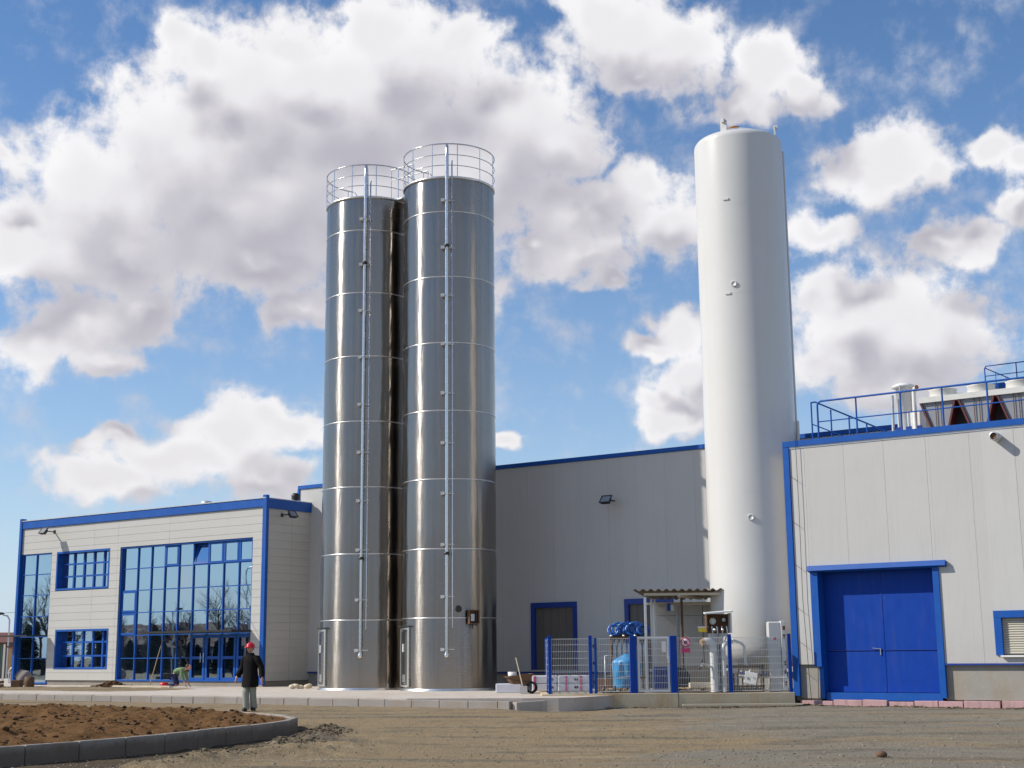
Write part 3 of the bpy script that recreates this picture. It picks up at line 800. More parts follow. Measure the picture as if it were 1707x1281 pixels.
# fascia and corner posts
MB().box(-16.35, -0.14, -0.13, 0.1, 7.56, 7.91).box(-0.1, 0.07, 0.02, 2.94, 7.5, 7.91).part('fascia', M['blue'], office)
MB().box(-16.35, 0.03, -0.16, 14.0, 7.913, 7.95).part('parapet_cap', M['galv'], office)
MB().box(-16.2, -0.1, 0.2, 13.9, 7.42, 7.6).part('roof', M['plinth'], office)
MB().box(-0.13, 0.08, -0.15, 0.01, 0.3, 8.05).part('corner_post', M['blue'], office)
MB().box(-16.52, -16.36, -0.16, 0.1, 0.2, 8.05).part('corner_post', M['blue'], office)
MB().box(0.0, 0.10, 2.86, 2.96, 2.3, 8.1).part('corner_post', M['black'], office)
MB().box(0.0, 0.30, 2.72, 2.93, 0.1, 2.3).part('corner_post', M['navy'], office)
MB().box(-16.42, -16.3, 0.1, 14.0, 0.2, 7.5).part('end_wall', M['clad_office'], office)


def pane(parent, a, b, c, d, y):
    o = MB().box(-(b - a) / 2, (b - a) / 2, -0.006, 0.006, -(d - c) / 2, (d - c) / 2).part('pane', M['glass'], parent)
    o.location = ((a + b) / 2, y, (c + d) / 2); o.rotation_euler = (rad(_pr.gauss(0, 0.10)), 0, rad(_pr.gauss(0, 0.13))); return o


def glazing(name, rect, vs, hs, yb, parent, fw=0.07, mw=0.05, thick=(), frame_out=0.02, reveal=None, sky=()):
    """outer frame mesh with mullions, transoms, sashes and panes as its children"""
    a, b, c, d = rect; fr = MB()
    fr.box(a, a + fw, -frame_out, yb + 0.06, c, d).box(b - fw, b, -frame_out, yb + 0.06, c, d)
    fr.box(a + fw, b - fw, -frame_out, yb + 0.06, d - fw, d).box(a + fw, b - fw, -frame_out, yb + 0.06, c, c + fw)
    f = fr.part(name, M['blue'], parent)
    for v_ in vs[1:-1]: MB().box(v_ - mw / 2, v_ + mw / 2, yb - 0.06, yb + 0.05, c + fw, d - fw).part('mullion', M['blue'], f)
    for h_ in hs[1:-1]:
        for p, q in zip(vs[:-1], vs[1:]):
            l = p + (fw if p == vs[0] else mw / 2) + 0.002; r = q - (fw if q == vs[-1] else mw / 2) - 0.002
            MB().box(l, r, yb - 0.045, yb + 0.045, h_ - mw / 2.6, h_ + mw / 2.6).part('transom', M['blue'], f)
    nv = len(vs) - 1; nh = len(hs) - 1
    for i in range(nv):
        for j in range(nh):
            l = vs[i] + (fw if i == 0 else mw / 2); r = vs[i + 1] - (fw if i == nv - 1 else mw / 2)
            lo = hs[j] + (fw if j == 0 else mw / 2.6); hi = hs[j + 1] - (fw if j == nh - 1 else mw / 2.6)
            if (i, j) in thick:
                s_ = 0.085; open_ = thick[(i, j)] if isinstance(thick, dict) else 0
                sm = MB().box(-(r - l) / 2 + .004, -(r - l) / 2 + s_, -0.05, 0.0, 0, -(hi - lo) + 0.0)
                sm = MB(); w_ = (r - l) / 2 - 0.004; h_ = hi - lo - 0.008
                sm.box(-w_, -w_ + s_, -0.07, -0.01, -h_, 0).box(w_ - s_, w_, -0.07, -0.01, -h_, 0)
                sm.box(-w_ + s_, w_ - s_, -0.07, -0.01, -s_, 0).box(-w_ + s_, w_ - s_, -0.07, -0.01, -h_, -h_ + s_)
                so_ = sm.part('sash', M['blue'], f); so_.location = ((l + r) / 2, yb, hi - 0.004)
                gp = MB().box(-w_ + s_, w_ - s_, -0.045, -0.035, -h_ + s_, -s_).part('pane', M['glass'], f); gp.location = so_.location
                if open_:
                    # bottom hung, tipped inwards at the top
                    for q in (so_, gp):
                        q.rotation_euler = (rad(-open_), 0, 0)
                        q.location = ((l + r) / 2, yb + h_ * math.sin(rad(open_)), lo + h_ * math.cos(rad(open_)))
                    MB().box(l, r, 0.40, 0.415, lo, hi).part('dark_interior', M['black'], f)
            else: pane(f, l, r, lo, hi, yb)
    return f


vs = [GL[0] + i * (GL[1] - GL[0]) / 9 for i in range(10)]
vs = [-9.15, -8.07, -7.17, -6.28, -5.38, -4.46, -3.53, -2.59, -1.66, -0.75]
hs = [0.42, 1.40, 2.40, 3.39, 4.37, 5.34, 6.33]
thick = {(3, 5): 0, (5, 5): 14, (6, 5): 0, (7, 5): 0, (8, 5): 0, (0, 2): 0, (0, 3): 0}
big = glazing('curtain_wall', GL, vs, hs, 0.12, office, thick=thick)
# entrance doors in the lower right of the glazing
for i in (5, 6, 7, 8):
    l, r = vs[i] + 0.03, vs[i + 1] - 0.03
    YO = 0.09
    dr = MB().box(l, l + 0.11, -0.06, -0.033, 0.44, 2.36).box(r - 0.11, r, -0.06, -0.033, 0.44, 2.36).box(l + 0.11, r - 0.11, -0.06, -0.033, 2.22, 2.36).box(l + 0.11, r - 0.11, -0.06, -0.033, 0.44, 0.58).box(l + 0.11, r - 0.11, -0.06, -0.033, 1.34, 1.46)
    dr.xf(Matrix.Translation((0, YO, 0))); dd = dr.part('door_frame', M['blue'], office)
    if i in (5, 6): MB().tube([(r - 0.06 if i == 5 else l + 0.06, -0.13, 1.2), (r - 0.06 if i == 5 else l + 0.06, -0.13, 1.6)], 0.015, 6).part('handle', M['pipe_steel'], dd)
glazing('window', W1, [-13.68, -12.72, -12.0, -11.29, -10.57, -9.86], [4.53, 5.17, 5.74, 6.33], 0.26, office, fw=0.09, mw=0.10, frame_out=0.07)
glazing('window', W2, [-13.5, -12.55, -11.83, -11.12, -10.42, -9.72], [0.93, 1.53, 2.15, 2.73], 0.26, office, fw=0.09, mw=0.10, frame_out=0.07)
glazing('curtain_wall', G0, [-16.33, -15.22, -14.05], [0.26, 1.43, 2.42, 3.38, 4.37, 5.34, 6.33], 0.02, office)
# slim canopies over the entrances
cn = MB().box(-6.3, -0.72, -1.15, -0.04, 2.44, 2.52).part('canopy', M['black'], office)
MB().tube([(-0.8, -1.1, 2.47), (-0.8, -0.05, 2.95)], 0.012, 5).part('tie_rod', M['navy'], cn)
MB().box(-17.3, -14.0, -1.25, -0.17, 2.44, 2.50).part('canopy', M['black'], office)
MB().lathe([(0.18, 7.9), (0.18, 8.05), (0.28, 8.06), (0.22, 8.22), (0.0, 8.26)], 14, (-5.0, 1.2, 0)).part('roof_vent', M['galv'], office)
MB().lathe([(0.35, 7.9), (0.35, 8.0), (0.2, 8.06), (0.0, 8.08)], 14, (-2.6, 1.6, 0)).part('roof_vent', M['galv'], office)
v_ = MB().lathe([(0.09, 7.9), (0.09, 8.03), (0.17, 8.05), (0.18, 8.24), (0.1, 8.32), (0, 8.33)], 14, (-0.35, 2.0, 0))
v_.part('roof_vent', M['black'], office)


def floodlight(label, O, t, y, z, face=0.0, tilt=38):
    p = wpt(O, t, y, z)
    f = thing('floodlight', label, 'floodlight', p, PHI + face, 'floodlights on the building walls')
    m4 = Matrix.Translation((0, -0.62, 0)) @ Matrix.Rotation(rad(tilt), 4, 'X')
    MB().box(-0.2, 0.2, -0.02, 0.02, -0.16, 0.16).box(-0.19, 0.19, -0.02, 0.09, -0.13, -0.1).box(-0.22, 0.22, -0.05, -0.02, -0.18, -0.15).box(-0.22, 0.22, -0.05, -0.02, 0.15, 0.18).box(-0.22, -0.19, -0.05, -0.02, -0.15, 0.15).box(0.19, 0.22, -0.05, -0.02, -0.15, 0.15).box(-0.15, 0.15, 0.02, 0.12, -0.11, 0.11).xf(m4).part('housing', M['dark_metal'], f)
    MB().box(-0.185, 0.185, -0.032, -0.024, -0.145, 0.145).xf(m4).part('lens', M['glass_dark'], f)
    MB().box(-0.03, 0.03, -0.56, 0.0, -0.02, 0.02).box(-0.07, 0.07, -0.02, 0.0, -0.08, 0.08).part('bracket', M['dark_metal'], f)
    return f


floodlight('small dark floodlight on the front of the office near its left corner', OO, -13.95, -0.06, 7.3, 0, -40)
floodlight('small dark floodlight on the shaded right side wall of the office', OO, 0.0, 0.85, 7.27, math.pi / 2, -40)
floodlight('dark floodlight alone high on the grey middle hall wall', MO, 15.97, -0.06, 6.95, 0, -40)

# ------------------------------------------------------------------ middle hall
hall = thing('middle_hall', 'long grey clad hall with dark blue roof edge behind the silos and tank', 'building', MO, PHI)
MB().box(0.06, 40, 0.1, 40, -0.3, 8.5).part('wall_core', M['concrete'], hall)
MB().box(0.06, 40, 0.12, 40, 8.5, 8.56).part('roof', M['plinth'], hall)
WA = (12.2, 14.26, 0.82, 3.33); WB = (16.30, 18.3, 0.82, 3.36)
holes = [WA, WB]
ts = [0.1 + 1.2 * i for i in range(34)]
panels(hall, M['clad_hall'], ts[:21], [0.78, 8.55], holes, th=0.08, gap=0.0025)
panels(hall, M['clad_hall'], ts[20:], [0.78, 8.55], [], th=0.08, gap=0.005)
MB().box(0.06, 24.2, 0.02, 0.09, -0.1, 0.77).part('plinth', M['concrete'], hall)
MB().box(0.1, 24.2, -0.10, -0.06, 0.72, 0.78).part('drip_edge', M['navy'], hall)
MB().box(0.0, 40.0, -0.13, 0.1, 8.56, 8.71).part('roof_trim', M['blue'], hall)
MB().box(-0.03, 0.09, -0.12, 0.09, 0.3, 8.555).part('corner_post', M['blue'], hall)
for (a, b, c, d) in (WA, WB):
    f = MB().box(a, a + 0.17, -0.12, 0.09, c, d).box(b - 0.17, b, -0.12, 0.09, c, d).box(a + 0.17, b - 0.17, -0.12, 0.09, d - 0.19, d).part('window', M['navy'], hall)
    k = 5; w_ = (b - a - 0.34) / k
    for i in range(k): MB().box(a + 0.17 + i * w_ + 0.006, a + 0.17 + (i + 1) * w_ - 0.006, -0.01, 0.03, c + 0.03, d - 0.19).part('shutter_board', M['shutter'], f)
    MB().box(a, b, -0.13, 0.05, c - 0.03, c + 0.03).part('sill', M['galv'], f)

# ------------------------------------------------------------------ right hall
prod = thing('production_hall', 'pale grey clad hall with large blue double door at right', 'building', RO, PHI)
MB().box(0.1, 24, 0.46, 3.9, -0.4, 7.6).part('wall_core', M['concrete'], prod)
DO = (0.80, 4.56, 0.0, 3.80)
WN = (6.08, 7.12, 1.30, 2.52)
ts = [0.2, 0.68, 1.94, 3.20, 4.47, 5.74, 7.0, 8.27, 9.5, 10.8, 12.0, 13.3, 14.5, 15.8, 17.0, 18.3, 19.5, 20.8, 22, 23.3]
panels(prod, M['clad_hall'], ts, [1.06, 7.68], [DO, WN], th=0.08, gap=0.003)
MB().box(0.12, 24, 0.005, 0.45, 3.81, 7.62).box(0.12, 0.79, 0.06, 0.45, 0.0, 3.81).box(4.57, 24, 0.06, 0.45, 0.0, 3.81).part('wall_liner', M['plinth'], prod)
MB().box(0.16, 0.79, 0.01, 0.058, 0.07, 1.05).part('plinth', M['concrete'], prod)
MB().box(4.58, 24, 0.01, 0.058, 0.07, 1.05).part('plinth', M['concrete'], prod)
MB().box(4.62, 24, -0.12, -0.083, 1.03, 1.08).part('drip_edge', M['navy'], prod)
# pink insulation boards showing below the plinth
e_ = 0.14
r = random.Random(2)
while e_ < 9.5:
    L = r.uniform(0.5, 1.1); g = r.uniform(0.0, 0.05)
    hgt = r.uniform(0.0, 0.065)
    ob = MB().cbox(-L / 2 + g / 2, L / 2 - g / 2, -0.06 - r.uniform(0, 0.05), 0.055, -0.25, hgt, 0.012).part('insulation_board', M['pink'], prod)
    ob.location = (e_ + L / 2, 0, 0); ob.rotation_euler = (0, rad(r.uniform(-1.2, 1.2)), rad(r.uniform(-1.5, 1.5))); e_ += L
MB().box(0.0, 24.0, -0.14, 0.1, 7.685, 7.86).box(-0.02, 0.1, 0.1, 4.0, 7.685, 7.86).part('roof_trim', M['blue'], prod)
MB().box(0.0, 24.0, -0.1, 4.0, 7.62, 7.684).part('roof', M['galv'], prod)
MB().box(0.0, 0.195, -0.13, 0.1, 0.14, 7.684).part('corner_post', M['blue'], prod)
MB().box(0.0, 0.1, 0.1, 3.95, 0.0, 7.6).part('end_wall', M['clad_hall'], prod)
# lightning conductor wire with stand-offs
lc = MB().tube([(0.46, -0.17, 7.9), (0.47, -0.17, 5.6), (0.45, -0.17, 3.0), (0.52, -0.17, 1.1), (0.55, -0.12, 0.0)], 0.009, 5)
for z in (6.6, 5.2, 3.9, 2.6, 1.6, 0.8): lc.tube([(0.22, -0.085, z + 0.16), (0.47, -0.17, z)], 0.007, 4)
lc.part('lightning_conductor', M['dark_metal'], prod)
# door: surround, two leaves set back in the reveal
ds = MB().box(0.70, 0.93, -0.13, 0.40, 1.0, 3.79).box(0.80, 0.93, 0.0, 0.40, 0.06, 0.999).part('door_frame', M['blue'], prod)
MB().box(4.44, 4.62, -0.13, 0.40, 0.12, 3.79).part('jamb', M['blue'], ds)
MB().add([(0.66, -0.13, 3.80), (4.86, -0.13, 3.80), (4.86, -0.26, 3.84), (0.66, -0.26, 3.84), (0.66, -0.13, 3.98), (4.86, -0.13, 3.98), (4.86, -0.22, 3.99), (0.66, -0.22, 3.99)],
         [(0, 1, 2, 3), (4, 7, 6, 5), (3, 2, 6, 7), (0, 3, 7, 4), (1, 5, 6, 2), (0, 4, 5, 1)]).box(0.66, 4.86, -0.128, 0.40, 3.795, 3.97).part('lintel_hood', M['blue'], ds)
MB().box(0.94, 4.43, 0.10, 0.34, 0.02, 0.24).part('threshold', M['blue'], ds)
YD = 0.34
for (a, b) in ((0.94, 2.685), (2.715, 4.43)):
    lf = MB().box(a, b, YD + 0.045, YD + 0.055, 0.25, 3.78)
    lf.box(a, b, YD, YD + 0.04, 1.455, 3.785).box(a, b, YD, YD + 0.04, 0.255, 1.43)
    o = lf.part('door_leaf', M['blue_door'], prod)
    MB().box(a + 0.02, b - 0.02, YD - 0.006, YD, 1.46, 1.478).part('weather_bar', M['navy'], o)
    if a > 2: MB().box(a - 0.045, a + 0.02, YD - 0.012, YD, 0.26, 3.78).part('cover_strip', M['blue_door'], o)
    else:
        MB().tube([(2.62, YD - 0.05, 1.50), (2.38, YD - 0.055, 1.53)], 0.016, 6).tube([(2.62, YD, 1.50), (2.62, YD - 0.06, 1.50)], 0.02, 6).tube([(2.6, YD - 0.03, 1.49), (2.61, YD - 0.03, 1.33)], 0.02, 6).part('handle', M['pipe_steel'], o)
# little window with roller shutter
a, b, c, d = WN
wf = MB().box(a, a + 0.2, -0.13, 0.05, c, d - 0.2).box(b - 0.2, b, -0.13, 0.05, c, d - 0.2).box(a, b, -0.135, 0.05, d - 0.195, d).part('window', M['blue'], prod)
M['beige'] = paint('beige_shutter', (0.48, 0.45, 0.36), 0.5, 0.06, 5)
for i in range(15):
    z = c + 0.03 + i * 0.066
    MB().add([(a + 0.2, 0.0, z), (b - 0.2, 0.0, z), (b - 0.2, -0.018, z + 0.03), (a + 0.2, -0.018, z + 0.03), (a + 0.2, 0.0, z + 0.062), (b - 0.2, 0.0, z + 0.062), (a + 0.2, 0.03, z), (b - 0.2, 0.03, z), (b - 0.2, 0.03, z + 0.062), (a + 0.2, 0.03, z + 0.062)],
             [(0, 1, 2, 3), (3, 2, 5, 4), (6, 9, 8, 7), (0, 6, 7, 1), (4, 5, 8, 9)]).part('shutter_slat', M['beige'], wf)
MB().box(a + 0.14, b - 0.12, -0.2, 0.0, c - 0.05, c - 0.002).part('sill', M['white_paint'], wf)
# stub pipe through the wall high up
sp = MB(); sp.lathe([(0.10, 0), (0.125, 0.0), (0.125, 0.55)], 20); sp.lathe([(0.10, 0.5), (0.10, 0.0)], 20)
sp.xf(Matrix.Translation((6.55, -0.45, 7.38)) @ Matrix.Rotation(rad(-90), 4, 'X'))
o = sp.part('exhaust_pipe', M['galv'], prod)
MB().lathe([(0.0, 0.06), (0.10, 0.06)], 16).xf(Matrix.Translation((6.55, -0.45, 7.38)) @ Matrix.Rotation(rad(-90), 4, 'X')).part('pipe_grille', M['rust'], o)

# ---- roof: blue railing with sloping return, vent stack, dry cooler, upper platform
rl = thing('roof_railing', 'blue tubular railing along the near edge of the right hall roof', 'railing', RO, PHI)
yR = 0.25; zt = 9.08; zm = 8.44; zb = 7.86
top = [(1.06, yR, zb)] + [(1.06, yR, zt - 0.12), (1.10, yR, zt - 0.04), (1.18, yR, zt)] + [(7.42, yR, zt), (7.52, yR, zt - 0.04), (7.56, yR, zt - 0.12), (7.56, yR, zb)]
MB().tube(top, 0.032, 8).part('top_rail', M['blue'], rl)
MB().tube([(1.06, yR, zm), (7.56, yR, zm)], 0.02, 6).part('mid_rail', M['blue'], rl)
for x in (2.31, 3.70, 4.96, 6.27): MB().tube([(x, yR, zb), (x, yR, zt)], 0.028, 8).part('post', M['blue'], rl)
rl2 = thing('roof_railing', 'sloping blue handrail descending at the left end of the hall roof', 'railing', RO, PHI)
MB().tube([(0.86, yR - 0.02, zt - 0.02), (0.98, yR + 0.02, zt), (3.15, 1.15, zb + 0.08)], 0.025, 8).part('top_rail', M['blue'], rl2)
MB().tube([(0.86, yR - 0.02, zm - 0.05), (1.9, 0.62, zb + 0.02)], 0.018, 6).part('mid_rail', M['blue'], rl2)
for k, x in enumerate((0.86, 1.40, 1.90, 2.38, 2.80)):
    f = (x - 0.86) / 2.29; MB().tube([(x, yR + f * 0.95, zb - 0.05), (x, yR + f * 0.95, zt - f * 1.14)], 0.024, 6).part('post', M['blue'], rl2)
vt = thing('vent_stack', 'white steel vent housing with domed cap and stub pipes on the right hall roof', 'vent', wpt(RO, 3.15, 2.2, 0), PHI)
MB().lathe([(0.24, 7.8), (0.24, 9.55), (0.36, 9.56), (0.34, 9.62), (0.18, 9.70), (0.0, 9.73)], 24).part('stack', M['white_paint'], vt)
MB().box(0.1, 1.0, -0.2, 0.5, 7.8, 8.75).part('casing', M['white_paint'], vt)
for x in (-0.12, 0.2, 0.52): MB().box(x - 0.08, x + 0.1, -0.36, -0.31, 8.12, 8.27).part('louvre', M['navy'], vt)
e1_ = MB().tube([(0.42, -0.35, 7.8), (0.44, -0.35, 9.3), (0.5, -0.42, 9.42), (0.58, -0.5, 9.44)], 0.065, 10); e1_.part('elbow_pipe', M['white_paint'], vt)
MB().tube([(0.58, -0.5, 9.44), (0.6, -0.52, 9.445)], 0.068, 10).part('pipe_cap', M['orange'], vt)
MB().tube([(-0.3, -0.33, 7.8), (-0.26, -0.33, 9.3)], 0.05, 8).tube([(0.0, -0.35, 7.8), (0.0, -0.35, 9.6)], 0.022, 6).part('stand_pipe', M['galv'], vt)
M['plate_grey'] = paint('plate_grey', (0.24, 0.25, 0.27), 0.5, 0.15, 6)
M['cooler_white'] = paint('cooler_white', (0.62, 0.61, 0.56), 0.45, 0.08, 3)
M['coil'] = paint('black_cooler_fins', (0.02, 0.014, 0.013), 0.7, 0.3, 10)


def cooler(label, O, t0, y0, z0, nm):
    c = thing('dry_cooler', label, 'cooling unit', wpt(O, t0, y0, 0), PHI, 'dry coolers on the roof')
    md = 1.16; L = md * nm; h_ = 1.02
    MB().box(0, L, 0, 2.2, z0 + h_, z0 + h_ + 0.17).part('top_panel', M['cooler_white'], c)
    MB().box(0.02, L, 0.5, 1.7, z0 + 0.0, z0 + h_).part('coil_core', M['coil'], c)
    def slab(poly, ya, yb_): 
        n = len(poly); vs = [(x, ya, z) for x, z in poly] + [(x, yb_, z) for x, z in poly]
        return MB().add(vs, [tuple(range(n)), tuple(range(n, 2 * n))[::-1]] + [(i, n + i, n + (i + 1) % n, (i + 1) % n) for i in range(n)])
    for i in range(nm):
        x = i * md; zt_ = z0 + h_ - 0.005
        slab([(x + 0.06, zt_), (x + 0.42, z0), (x + 0.76, z0), (x + 1.04, zt_)], 0.10, 0.14).part('coil_end_plate', M['plate_grey'], c)
        slab([(x + 0.0, zt_), (x + 0.36, z0), (x + 0.42, z0), (x + 0.06, zt_)], 0.02, 2.1).part('strut', M['fin_red'], c)
        slab([(x + 1.04, zt_), (x + 0.76, z0), (x + 0.82, z0), (x + 1.10, zt_)], 0.02, 2.1).part('strut', M['fin_red'], c)
        for yy_ in (0.55, 1.6):
            fr = MB().lathe([(0.42, 0), (0.40, 0.22), (0.43, 0.25), (0.37, 0.25), (0.36, 0.0)], 24, (x + 0.58, yy_, z0 + h_ + 0.17)).part('fan_ring', M['cooler_white'], c)
            if yy_ < 1:
                fb = MB()
                for q in range(5): fb.obox((x + 0.58 + 0.17 * math.cos(q * 1.257), yy_ + 0.17 * math.sin(q * 1.257), z0 + h_ + 0.3), 0.32, 0.12, 0.01, q * 1.257, rx=0.5)
                fb.part('fan_blades', M['dark_metal'], fr)
        for q in range(2): MB().tube([(x + 0.48 + q * 0.16, 0.06, z0), (x + 0.48 + q * 0.16, 0.06, zt_)], 0.013, 5).part('pipe', M['rust'], c)
    return c


cooler('white topped dry cooler with black V shaped coils behind the blue roof railing', RO, 3.85, 1.5, 7.87, 6)

up = thing('upper_platform', 'raised blue roof platform with thin blue railing at the top right', 'platform', wpt(MO, 28.4, 4.0, 0), PHI)
MB().box(0, 9, 0, 2.4, 10.28, 10.46).part('deck', M['blue'], up)
for x in (0.3, 3.0, 6.0, 8.7): MB().box(x - 0.06, x + 0.06, 1.0, 1.12, 8.5, 10.28).part('column', M['blue'], up)
MB().tube([(0.15, 0.05, 10.4), (0.15, 0.05, 11.02), (0.2, 0.05, 11.1), (8.9, 0.05, 11.1)], 0.022, 6).part('top_rail', M['blue'], up)
MB().tube([(0.15, 0.05, 10.75), (8.9, 0.05, 10.75)], 0.016, 6).part('mid_rail', M['blue'], up)
MB().tube([(0.15, 0.1, 11.05), (1.2, 1.6, 10.5)], 0.018, 6).part('side_rail', M['blue'], up)
for x in (0.4, 0.65, 0.9, 1.15): MB().tube([(x, 0.1 + (x - .15) * 1.4, 10.4), (x, 0.1 + (x - .15) * 1.4, 11.05 - (x - 0.15) * 0.52)], 0.012, 5).part('baluster', M['blue'], up)
for x in (1.22, 2.9, 4.6, 6.3, 8.0): MB().tube([(x, 0.05, 10.4), (x, 0.05, 11.1)], 0.02, 6).part('post', M['blue'], up)

# ------------------------------------------------------------------ stainless silos
SR = 1.70
ZB = Z_PAD


def polar(r, az, z):
    # az measured from the -y direction, positive towards +x
    return (r * math.sin(az), -r * math.cos(az), z)


def make_silo(label, loc):
    s = thing('steel_silo', label, 'silo', loc, 0, 'stainless steel silos on the concrete pad')
    seams = [2.7, 5.08, 7.53, 9.98, 12.45, 14.9, 17.36]
    zz = [ZB + 0.06] + seams + [18.62]
    for a, b in zip(zz[:-1], zz[1:]):
        n = 6; prof = []
        for i in range(n + 1):
            f = i / n; pin = -0.016 * (abs(2 * f - 1) ** 8)        # plates draw in slightly towards the weld
            prof.append((SR + pin, a + (b - a) * f))
        MB().lathe(prof, 128).part('shell_course', M['steel'], s)
    for z in seams: MB().lathe([(SR - 0.012, z - 0.022), (SR + 0.004, z - 0.012), (SR + 0.007, z), (SR + 0.004, z + 0.012), (SR - 0.012, z + 0.022)], 96).part('weld_seam', M['weld'], s)
    MB().lathe([(SR + 0.07, ZB), (SR + 0.07, ZB + 0.03), (SR + 0.01, ZB + 0.035), (SR + 0.005, ZB + 0.08)], 96).part('base_ring', M['weld'], s)
    MB().lathe([(SR - 0.005, 18.62), (SR + 0.035, 18.63), (SR + 0.035, 18.70), (SR - 0.02, 18.72), (0.4, 19.0), (0.0, 19.05)], 96).part('roof', M['weld'], s)
    MB().lathe([(0.3, 18.95), (0.3, 19.12), (0.33, 19.13), (0.0, 19.16)], 20, (0.5, 0.4, 0)).part('roof_hatch', M['pipe_steel'], s)
    # fill pipe with swan neck, conduit and their brackets
    yp = -(SR + 0.17)
    MB().tube([(0, yp, 1.5)] + [(0, yp, 19.35)] + [(0, yp + 0.02, 19.7), (0, yp + 0.10, 19.86), (0, yp + 0.22, 19.9), (0, yp + 0.36, 19.8), (0, yp + 0.5, 19.5), (0, yp + 0.7, 18.8)], 0.058, 14).part('fill_pipe', M['pipe_steel'], s)
    MB().lathe([(0.0, 1.34), (0.06, 1.35), (0.085, 1.40), (0.085, 1.46), (0.06, 1.5), (0.065, 1.56)], 14, (0, yp, 0)).part('hose_coupling', M['weld'], s)
    for z in (4.9, 16.0): MB().lathe([(0.06, z - 0.05), (0.095, z - 0.05), (0.095, z + 0.05), (0.06, z + 0.05)], 14, (0, yp, 0)).part('pipe_flange', M['dark_metal'], s)
    MB().tube([(0.19, yp + 0.04, 2.35), (0.19, yp + 0.04, 19.15), (0.19, yp + 0.2, 19.3)], 0.028, 8).part('conduit', M['pipe_steel'], s)
    z = 1.62
    while z < 18.6:
        b = MB().box(-0.13, 0.25, yp + 0.05, -(SR - 0.03), z - 0.015, z + 0.015).box(-0.215, -0.10, yp - 0.03, yp + 0.03, z - 0.055, z + 0.055).box(-0.09, -0.055, yp - 0.06, yp + 0.06, z - 0.02, z + 0.02)
        b.part('bracket', M['white_paint'], s); z += 1.79
    # access door low on the left flank
    ad = rad(-66); R3 = SR + 0.004
    def arcbox(a0, a1, r0, r1, z0, z1, n=8):
        vs = []; fs = []
        for i in range(n + 1):
            a = a0 + (a1 - a0) * i / n
            vs += [polar(r0, a, z0), polar(r1, a, z0), polar(r1, a, z1), polar(r0, a, z1)]
        for i in range(n):
            q = i * 4
            fs += [(q + 1, q + 5, q + 6, q + 2), (q + 2, q + 6, q + 7, q + 3), (q, q + 4, q + 5, q + 1), (q + 3, q + 7, q + 4, q)]
        fs += [(0, 1, 2, 3), (4 * n + 3, 4 * n + 2, 4 * n + 1, 4 * n)]
        return MB().add(vs, fs)
    h = rad(15)
    MB_ = arcbox(ad - h, ad + h, R3, R3 + 0.045, 2.32, 2.38)
    fr = arcbox(ad - h, ad - h + 0.05, R3, R3 + 0.05, 0.42, 2.32, 2); fr2 = arcbox(ad + h - 0.05, ad + h, R3, R3 + 0.05, 0.42, 2.32, 2); fr3 = arcbox(ad - h, ad + h, R3, R3 + 0.05, 0.36, 0.42)
    dfm = MB(); [dfm.add(q.v, q.f) for q in (MB_, fr, fr2, fr3)]
    f = dfm.part('door_frame', M['weld'], s)
    d = arcbox(ad - h + 0.06, ad + h - 0.06, R3, R3 + 0.028, 0.44, 2.26).part('door', M['steel'], s)
    arcbox(ad - h - 0.05, ad + h + 0.05, R3, R3 + 0.13, 2.42, 2.45).part('door_hood', M['dark_metal'], s)
    arcbox(ad + 0.02, ad + 0.06, R3 + 0.03, R3 + 0.075, 1.55, 1.83, 2).part('handle', M['white_paint'], d)
    arcbox(ad - 0.03, ad + 0.11, R3 + 0.03, R3 + 0.045, 0.52, 0.78, 3).part('vent_plate', M['weld'], d)
    # rail round the roof
    rr_ = SR + 0.02; a0, a1 = rad(-150), rad(112)
    ang = lambda k, n: a0 + (a1 - a0) * k / n
    for nm, z, t_ in (('top_rail', 19.95, 0.024), ('mid_rail', 19.53, 0.016), ('low_rail', 19.12, 0.016)):
        MB().tube([polar(rr_, ang(k, 64), z) for k in range(65)], t_, 6).part(nm, M['pipe_steel'], s)
    for dg in (-142, -111, -80, -49, -18.5, 13, 44, 75, 106): MB().tube([polar(rr_, rad(dg), 18.66), polar(rr_, rad(dg), 19.95)], 0.02, 6).part('rail_post', M['pipe_steel'], s)
    # dead ends curled at the ladder opening
    MB().tube([polar(rr_, rad(-152), 19.95), polar(rr_ - 0.1, rad(-156), 19.7), polar(rr_ - 0.1, rad(-157), 19.0), polar(rr_, rad(-152), 18.7)], 0.018, 6).part('rail_end', M['pipe_steel'], s)
    # manhole blank
    return s


silo_r = make_silo('tall stainless steel silo standing in front, second from the office, with instrument box', (-2.32, 50.0, 0))
MB().lathe([(0.0, 0.02), (0.10, 0.02), (0.12, 0.0)], 16).xf(Matrix.Translation(polar(SR + 0.01, rad(13.5), 3.0)) @ Matrix.Rotation(rad(13.5), 4, 'Z') @ Matrix.Rotation(rad(90), 4, 'X')).part('inspection_port', M['dark_metal'], silo_r)
ib = MB().box(-0.2, 0.2, -0.02, 0.0, -0.24, 0.24).box(-0.2, -0.17, -0.16, 0.0, -0.24, 0.24).box(0.17, 0.2, -0.16, 0.0, -0.24, 0.24).box(-0.17, 0.17, -0.16, 0.0, 0.21, 0.24).box(-0.17, 0.17, -0.16, 0.0, -0.24, -0.21)
mx = Matrix.Translation(polar(SR + 0.04, rad(30), 2.72)) @ Matrix.Rotation(rad(30), 4, 'Z')
ibo = ib.xf(mx).part('instrument_box', M['rust'], silo_r)
MB().box(-0.12, 0.02, -0.12, -0.02, -0.14, 0.1).xf(mx).part('gauge_block', M['galv'], ibo)
